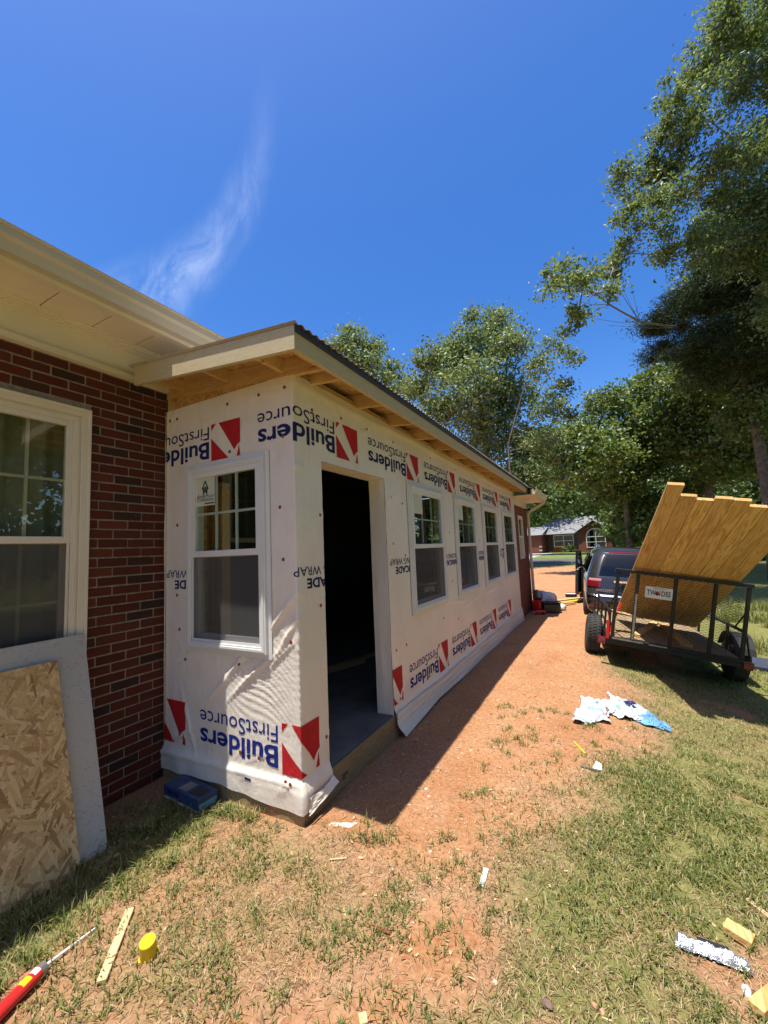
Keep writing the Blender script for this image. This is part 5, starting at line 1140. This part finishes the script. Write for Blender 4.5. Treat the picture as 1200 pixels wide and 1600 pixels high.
def tree(name, label, base, blobs, leaf, size, dens, seed, bark='bark', aspect=.55, trunk_r=.22, group='trees around the lots', cat='tree', clus=.30, up=.5, needles=False, lean=None, nb=7):
    """blobs: (centre xyz, radius) lobes of the crown"""
    g = np.random.default_rng(seed); base = np.array(base, float); Cs = []; ends = []
    root = empty(name, base); tag(root, label, cat, group)
    for (c, r_) in blobs:
        c = np.array(c); k = max(6, int(17 * (r_ / 1.0) ** 1.6)); k = min(k, 170)
        dr = g.normal(size=(k, 3)); dr /= np.linalg.norm(dr, axis=1)[:, None]; rad = r_ * (.25 + .75 * g.random(k) ** .55)
        cc = c + dr * rad[:, None] * np.array([1, 1, .8 if not needles else .45]); ends.append((c, cc))
        cr = clus * (.55 + .9 * g.random(k)) * max(.55, r_ ** .5)
        nl = max(8, int(dens * r_ ** 2 / k))
        for p, q in zip(cc, cr):
            m = g.poisson(nl * (.5 + g.random())) + 3
            off = g.normal(size=(m, 3)) * q * np.array([.62, .62, .42]); Cs.append(p + off)
    C_ = np.concatenate(Cs) - base
    lm = leaf_mesh('crown', C_, size, aspect, seed + 1, up); link('crown', lm, M[leaf], root)
    mb = MB(); cen = np.mean([c for c, r_ in blobs], 0); top = max(blobs, key=lambda b: b[0][2])[0]
    knee = base + (np.array([base[0], base[1], cen[2]]) - base) * .75 if lean is None else np.array(lean)
    tp = np.array(top) * .6 + np.array([knee[0], knee[1], np.array(top)[2]]) * .4
    path = [base - np.array([0, 0, .3]), base + (knee - base) * .35 + g.normal(size=3) * trunk_r * .5, knee, knee * .45 + tp * .55 + g.normal(size=3) * trunk_r, tp]
    mb.tube([p - base for p in path], [trunk_r * 1.15, trunk_r, trunk_r * .72, trunk_r * .42, trunk_r * .14], 9)
    def at_path(t):
        t = np.clip(t, 0, .999) * (len(path) - 1); i = int(t); return path[i] * (1 - (t - i)) + path[i + 1] * (t - i)
    hubs = []; order = sorted(range(len(blobs)), key=lambda i: np.linalg.norm(ends[i][0][:2] - knee[:2]) - .2 * blobs[i][1])
    for i_ in order:
        (c, cc), (c0, r_) = ends[i_], blobs[i_]
        best = min(np.linspace(.25, .97, 20), key=lambda t: np.linalg.norm(at_path(t) - c) + 1.2 * max(0, at_path(t)[2] - c[2] + .3 * np.linalg.norm(at_path(t)[:2] - c[:2])))
        s0 = at_path(best); mid_ = (s0 + c) / 2 + g.normal(size=3) * .07 * np.linalg.norm(c - s0) - np.array([0, 0, .04 * np.linalg.norm(c - s0)])
        hb2 = min(hubs, key=lambda h: np.linalg.norm(h[0] - c)) if hubs else None
        sub_ = hb2 is not None and np.linalg.norm(hb2[0] - c) < .72 * np.linalg.norm(s0 - c)
        if sub_: s0 = hb2[0]; mid_ = (s0 + c) / 2 + g.normal(size=3) * .08 * np.linalg.norm(c - s0)
        r0 = max(hb2[1] * .80, trunk_r * .07) if sub_ else trunk_r * (.42 if best < .8 else .25) * min(1, .5 + r_ * .35)
        mb.tube([p - base for p in (s0, mid_, c)], [r0, r0 * .72, r0 * .5], 6, False); hubs.append((c, r0 * .75))
        for p in cc[:nb]:
            m2 = (c + p) / 2 + g.normal(size=3) * .12 * r_; mb.tube([q - base for q in (c + (s0 - c) * g.random() * .4, m2, p)], [r0 * .34, r0 * .2, r0 * .07], 4, False)
    link('trunk', mb.mesh('trunk', smooth=True), M[bark], root); return root
def pb_(lst, dep, jit=.10, seed=1, sc=1.0):
    g = np.random.default_rng(seed); out = []
    for q in lst:
        dd_ = (q[3] if len(q) > 3 else dep) * (1 + jit * (g.random() - .5) * 2); out.append((W(q[0], q[1], dd_), q[2] * dd_ / FPX * sc))
    return out
def gb(x, y): return (x, y, float(gz(x, y)))
def under(px, dep): p = W(px, 860, dep); return gb(p[0], p[1])
# big willow oak leaning in from the right
oak = [(1165, 30, 62), (1110, 85, 44), (1190, 110, 62), (1047, 150, 24), (1095, 180, 52), (1040, 235, 44), (978, 272, 26), (1155, 250, 66), (1085, 300, 56), (1015, 330, 42), (1185, 340, 56), (980, 396, 26), (1055, 385, 42), (1130, 395, 48), (1220, 60, 70), (1230, 220, 80), (1240, 360, 70), (1180, -40, 70), (1010, 285, 34), (1240, 470, 60),
       (905, 428, 34, 12.2), (872, 450, 24, 12.2), (945, 455, 24, 12.4), (905, 482, 22, 12.2), (955, 418, 22, 12.3), (862, 425, 14, 12.2), (890, 510, 14, 12.2)]
oak_root = tree('oak_tree', 'tall oak leaning in at the upper right with a long bare limb toward the left', under(1340, 14.5), pb_(oak, 13.3, .09, 3), 'oak_leaf', .125, 2150, 11, 'pale_bark', .5, .34, clus=.34, nb=10)
lm = MB(); oq = np.array(oak_root.location)                 # the long bare limb and its twigs
lp = [W(x_, y_, z_) - oq for x_, y_, z_ in ((1215, 480, 20.0), (1130, 505, 18.5), (1065, 512, 15.5), (1000, 503, 12.8), (952, 476, 12.3), (915, 446, 12.2), (885, 424, 12.2))]
lm.tube(lp, [.07, .055, .044, .034, .024, .015, .008], 7, False)
for (k, x_, y_, r_) in ((3, 955, 430, .014), (3, 930, 498, .012), (4, 900, 470, .011), (4, 935, 430, .010), (2, 950, 508, .013), (5, 870, 450, .008), (3, 975, 455, .010), (3, 985, 440, .009), (4, 905, 490, .009)):
    e_ = W(x_, y_, 12.25) - oq; lm.tube([lp[k], (lp[k] + e_) / 2 + np.array([0, 0, -.06]), e_], [r_, r_ * .7, r_ * .35], 5, False)
link('limb', lm.mesh('limb', smooth=True), M['pale_bark'], oak_root)
pine = [(1120, 440, 50), (1085, 470, 48), (1150, 455, 50), (1045, 505, 42), (1110, 525, 52), (1175, 520, 55), (1030, 548, 28), (1080, 560, 40), (1150, 575, 50), (1200, 590, 50), (1215, 440, 60)]
tree('pine_tree', 'dark pine with layered needle boughs below the oak at right', under(1205, 17.5), pb_(pine, 16.5, .10, 5), 'pine_needle', .20, 5200, 21, 'bark', .12, .24, clus=.36, up=.2, needles=True, nb=9)
cent = [(740, 540, 40), (705, 570, 36), (768, 512, 30), (800, 545, 34), (672, 560, 26), (655, 610, 26), (730, 610, 50), (795, 620, 48), (760, 680, 52), (830, 690, 40), (690, 640, 36), (815, 745, 40), (785, 760, 40), (740, 495, 14)]
tree('poplar_tree', 'tall pale green tree rising behind the addition roof', under(770, 31), pb_(cent, 30, .07, 7), 'poplar_leaf', .25, 702, 31, 'pale_bark', .6, .30, clus=.62, nb=6)
cent2 = [(868, 545, 20), (850, 575, 22), (893, 560, 14), (880, 605, 20), (858, 640, 24), (890, 645, 14), (845, 690, 26), (872, 720, 24)]
tree('slender_tree', 'slender sparse tree just right of the tall pale tree', under(806, 21), pb_(cent2, 21, .06, 9), 'poplar_leaf', .17, 1000, 41, 'bark', .55, .06, clus=.42)
lb = [(553, 530, 20), (585, 548, 20), (608, 575, 18), (560, 570, 30), (595, 610, 30), (625, 600, 16), (545, 512, 9), (530, 545, 20)]
tree('hickory_tree', 'treetop peeking over the metal roof left of the tall pale tree', under(580, 36), pb_(lb, 35, .05, 11), 'poplar_leaf', .27, 737, 51, 'bark', .55, .25, clus=.65)
mid = [(945, 632, 32), (915, 670, 32), (985, 650, 36), (955, 690, 42), (905, 715, 34), (1000, 705, 40), (930, 740, 36), (885, 748, 24), (980, 755, 40), (955, 775, 24)]
tree('maple_tree', 'bright green maple standing over the neighbour driveway', under(985, 26), pb_(mid, 24, .12, 13), 'maple_leaf', .20, 900, 61, 'bark', .75, .20, clus=.48)
mid2 = [(1010, 612, 32, 25), (1045, 585, 32, 24), (1075, 620, 40, 23), (1040, 650, 38, 25), (1105, 590, 40, 22), (1120, 650, 44, 23), (1080, 690, 44, 24), (1030, 710, 36, 26), (1165, 620, 48, 22), (1190, 690, 52, 22), (1140, 720, 48, 23), (1090, 750, 40, 25)]
tree('sweetgum_tree', 'dense dark tree behind the leaning boards at right', under(1120, 24), pb_(mid2, 24, .08, 17), 'maple_leaf', .22, 842, 71, 'bark', .75, .26, clus=.52)
low = [(985, 800, 30), (960, 822, 24), (1015, 790, 30), (1005, 830, 26), (1040, 805, 30), (975, 845, 16), (1060, 770, 30)]
tree('young_maple', 'low leafy maple branches above the minivan roof', under(1030, 29), pb_(low, 28, .08, 19), 'maple_leaf', .25, 676, 81, 'bark', .8, .14, clus=.5)
far = [(850, 782, 22), (832, 770, 26), (905, 765, 32), (955, 795, 26), (930, 775, 26), (835, 740, 30), (880, 780, 16)]
tree('shade_tree', 'shade tree overhanging the far brick house roof', under(818, 50), pb_(far, 46, .06, 23), 'maple_leaf', .36, 390, 91, 'bark', .7, .26, clus=.8)
right = [(1130, 790, 50, 30), (1185, 770, 60, 29), (1100, 830, 40, 31), (1160, 850, 46, 30), (1215, 830, 60, 28), (1070, 820, 40, 33), (1230, 700, 70, 27)]
tree('beech_tree', 'shadowy tree in the woods behind the trailer', under(1165, 31), pb_(right, 30, .08, 29), 'oak_leaf', .26, 842, 101, 'bark', .65, .24, clus=.6)
right2 = [(1150, 700, 70, 42), (1080, 740, 60, 44), (1020, 770, 50, 46), (1210, 740, 70, 40), (1040, 690, 50, 45), (1110, 640, 60, 43), (1180, 620, 70, 41), (1000, 820, 40, 46)]
tree('back_tree', 'tall tree deep in the wood behind the sweetgum', under(1110, 43), pb_(right2, 43, .06, 37), 'oak_leaf', .36, 596, 111, 'bark', .65, .3, clus=.85)
right3 = [(890, 700, 46, 62), (940, 720, 50, 62), (850, 740, 40, 62), (1000, 740, 50, 60), (900, 760, 50, 62), (960, 780, 40, 60), (830, 790, 30, 62), (838, 822, 26, 80), (870, 812, 26, 80), (905, 815, 26, 80), (940, 825, 26, 80)]
tree('background_tree', 'hazy treetop filling the gap behind the maple', under(910, 63), pb_(right3, 62, .04, 41), 'maple_leaf', .46, 312, 121, 'bark', .7, .3, clus=1.1)
oak2 = [(1180, 350, 46), (1110, 430, 44), (1170, 450, 60), (1210, 540, 60), (1140, 560, 50), (1080, 590, 40), (1220, 400, 60), (1175, 640, 56), (1120, 360, 40)]
tree('water_oak', 'second oak crowding behind the tall oak at the right edge', under(1235, 20), pb_(oak2, 19, .06, 43), 'oak_leaf', .19, 1500, 131, 'bark', .5, .30, clus=.45)
right4 = [(1060, 860, 40, 36), (1120, 850, 40, 36), (1180, 880, 44, 34), (1030, 850, 26, 38), (1210, 860, 50, 32), (1090, 800, 50, 40), (1150, 800, 50, 38)]
tree('thicket_tree', 'low dark thicket tree at the foot of the wood behind the trailer', under(1130, 37), pb_(right4, 36, .05, 47), 'oak_leaf', .28, 700, 141, 'bark', .6, .2, clus=.6)
# trees standing to the right, out of frame: they are what the windows mirror
for k, (x, y, h, r_) in enumerate([(14, -4, 14, 3.8), (15, 3, 16, 4.2), (15.5, 9.5, 14, 3.6), (17, -10, 16, 4.4), (11.5, -13, 13, 3.6)]):
    g = np.random.default_rng(500 + k); bl = [((x + g.normal() * r_ * .5, y + g.normal() * r_ * .6, h * (.14 + .80 * g.random())), r_ * (.4 + .3 * g.random())) for _ in range(15)]
    tree('wood_edge_tree', ['first', 'second', 'third', 'fourth', 'fifth'][k] + ' broad tree along the wood edge right of the lawn, outside the picture', gb(x, y), bl, 'maple_leaf', .32, 420, 600 + k, 'bark', .7, .22, clus=.6)
# shrubs in front of the far house
for k, (px, py, r_) in enumerate([(882, 858, 6), (890, 855, 8), (898, 858, 6)]):
    c = W(px, py, 54); tree('garden_shrub', ['left', 'middle', 'right'][k] + ' shrub of the three under the far house window', gb(c[0], c[1]), [(c, r_ * 54 / FPX), (c + np.array([.3, 0, -.2]), r_ * 40 / FPX)], 'shrub_leaf', .22, 260, 700 + k, 'bark', .6, .04, 'shrubs under the far window', 'shrub', clus=.3)
# tall weeds right of the trailer
def blades(name, X_, Y_, H_, Wd, lean, m, seed, label=None, cat=None, zoff=0.0, tri=3):
    g = np.random.default_rng(seed); n = len(X_); Z_ = gz(X_, Y_) + zoff; a = g.random(n) * 6.283; l = lean * (.3 + g.random(n))
    dx, dy = np.cos(a), np.sin(a); b0 = np.stack([X_, Y_, Z_], -1); sd = np.stack([-dy, dx, 0 * dx], -1) * (Wd / 2)[:, None]
    d1_ = np.stack([dx * l * H_ * .30, dy * l * H_ * .30, H_ * .58], -1); d2_ = np.stack([dx * l * H_, dy * l * H_, H_ * np.maximum(.12, 1 - .35 * l * l)], -1)
    V = np.stack([b0 - sd, b0 + sd, b0 + d1_ + sd * .8, b0 + d1_ - sd * .8, b0 + d2_], 1).reshape(-1, 3); i = np.arange(n)[:, None] * 5
    F = np.concatenate([i + np.array(t) for t in ((0, 1, 2), (0, 2, 3), (3, 2, 4))], 1).reshape(-1, 3)
    o = link(name, np_mesh(name, V, F), M[m]); return tag(o, label, cat, kind='stuff')
g = np.random.default_rng(77)
X_ = g.uniform(3.7, 9.5, 26000); Y_ = g.uniform(6.6, 14, 26000); kp = (fbm(X_, Y_, .9, 3) > .42); X_, Y_ = X_[kp], Y_[kp]
blades('tall_weeds', X_, Y_, g.uniform(.12, .42, len(X_)), g.uniform(.006, .014, len(X_)), .8, 'grass', 78, 'tall bright weeds growing beyond the trailer', 'weeds')
# lawn: density follows the same map as the ground sheet
n = 400000; X_ = np.concatenate([g.uniform(-1.3, 3.2, n // 2), g.uniform(.6, 6.0, n // 2)]); Y_ = np.concatenate([g.uniform(-1.6, 1.7, n // 2), g.uniform(-.6, 8.0, n // 2)])
md = lawn_mask(X_, Y_); tuft = sstep(.36, .62, fbm(X_ + 2, Y_ + 5, 5.0, 4)) * (.35 + .65 * sstep(.35, .6, fbm(X_ - 4, Y_, 1.6, 3)))
pr = np.clip(md ** 1.5 * (.06 + 1.0 * tuft), 0, 1) * .58
kp = g.random(n) < pr; kp &= ~((X_ < .06) & (Y_ > -.06)) & (X_ > WX + .03); X_, Y_ = X_[kp], Y_[kp]; kk = len(X_)
dist = np.hypot(X_ - CAM[0], Y_ - CAM[1])
blades('lawn_grass', X_, Y_, g.uniform(.014, .048, kk) * (.65 + .5 * lawn_mask(X_, Y_)), g.uniform(.0028, .0055, kk) * (1 + .12 * dist), 1.3, 'grass', 79, 'patchy green grass over the clay yard', 'grass')
n = 300000; X_ = g.uniform(-1.2, 4.0, n); Y_ = g.uniform(-1.6, 4.5, n); md = lawn_mask(X_, Y_)
kp = g.random(n) < np.clip(.12 + 1.0 * np.minimum(md, .8) * (.3 + .9 * sstep(.35, .65, fbm(X_ + 7, Y_ - 3, 3.0, 3))), 0, 1) * np.where(Y_ < .6, 1.0, .7); kp &= ~((X_ < .06) & (Y_ > -.06)) & (X_ > WX + .03); X_, Y_ = X_[kp], Y_[kp]; kk = len(X_)
blades('straw_litter', X_, Y_, g.uniform(.008, .024, kk), g.uniform(.0014, .0032, kk), 2.4, 'straw', 80, 'dry straw coloured grass litter on the ground', 'dry grass', .002)
# taller tufts in the strip along the house shadow and by the addition corner
cx_ = []; cy_ = []
for k in range(460):
    if k < 90: a, b = g.uniform(-1.0, -.42), g.uniform(-1.35, -.12)
    elif k < 105: a, b = g.uniform(-.58, -.30), g.uniform(-.17, -.08)
    elif k < 112: a, b = g.uniform(.2, .6), g.uniform(-.02, .15)
    elif k < 230: a, b = g.uniform(-.6, 1.2), g.uniform(-1.35, -.25)
    else: a, b = g.uniform(.7, 2.5), g.uniform(-1.0, 2.4)
    m = int(g.integers(10, 30)); sp = g.uniform(.014, .034); cx_.append(a + g.normal(size=m) * sp); cy_.append(b + g.normal(size=m) * sp)
X_ = np.concatenate(cx_); Y_ = np.concatenate(cy_); kk = len(X_)
blades('grass_tufts', X_, Y_, g.uniform(.014, .050, kk) * np.where((X_ < -.3) | ((X_ < .65) & (Y_ > -.2)), 1.7, 1.0), g.uniform(.0035, .0065, kk), 1.1, 'grass', 81, 'longer grass tufts in the strip along the house shadow', 'grass')

# small clods and pebbles over the bare clay
bm = bmesh.new(); bmesh.ops.create_icosphere(bm, subdivisions=1, radius=1.0); iv = np.array([v.co[:] for v in bm.verts]); if_ = np.array([[v.index for v in f.verts] for f in bm.faces]); bm.free()
n = 9000; X_ = g.uniform(-1.2, 2.4, n); Y_ = g.uniform(-1.5, 7.5, n); kp = (g.random(n) < np.clip(1.05 - lawn_mask(X_, Y_), .12, 1)) & ~((X_ < .09) & (Y_ > -.06)); X_, Y_ = X_[kp], Y_[kp]; n = len(X_)
S_ = (.0022 + .011 * g.random(n) ** 4)[:, None, None] * (.6 + .8 * g.random((n, 1, 3))) * np.array([1, 1, .7])
jv = iv[None] * (1 + .35 * (g.random((n, len(iv), 1)) - .5)) * S_ + np.stack([X_, Y_, gz(X_, Y_) + .001], -1)[:, None, :]
fv = (if_[None] + (np.arange(n) * len(iv))[:, None, None]).reshape(-1, 3)
tag(link('clay_clods', np_mesh('clay_clods', jv.reshape(-1, 3), fv), M['clod']), 'small clay clods and grit scattered over the bare ground', 'clods', kind='stuff')
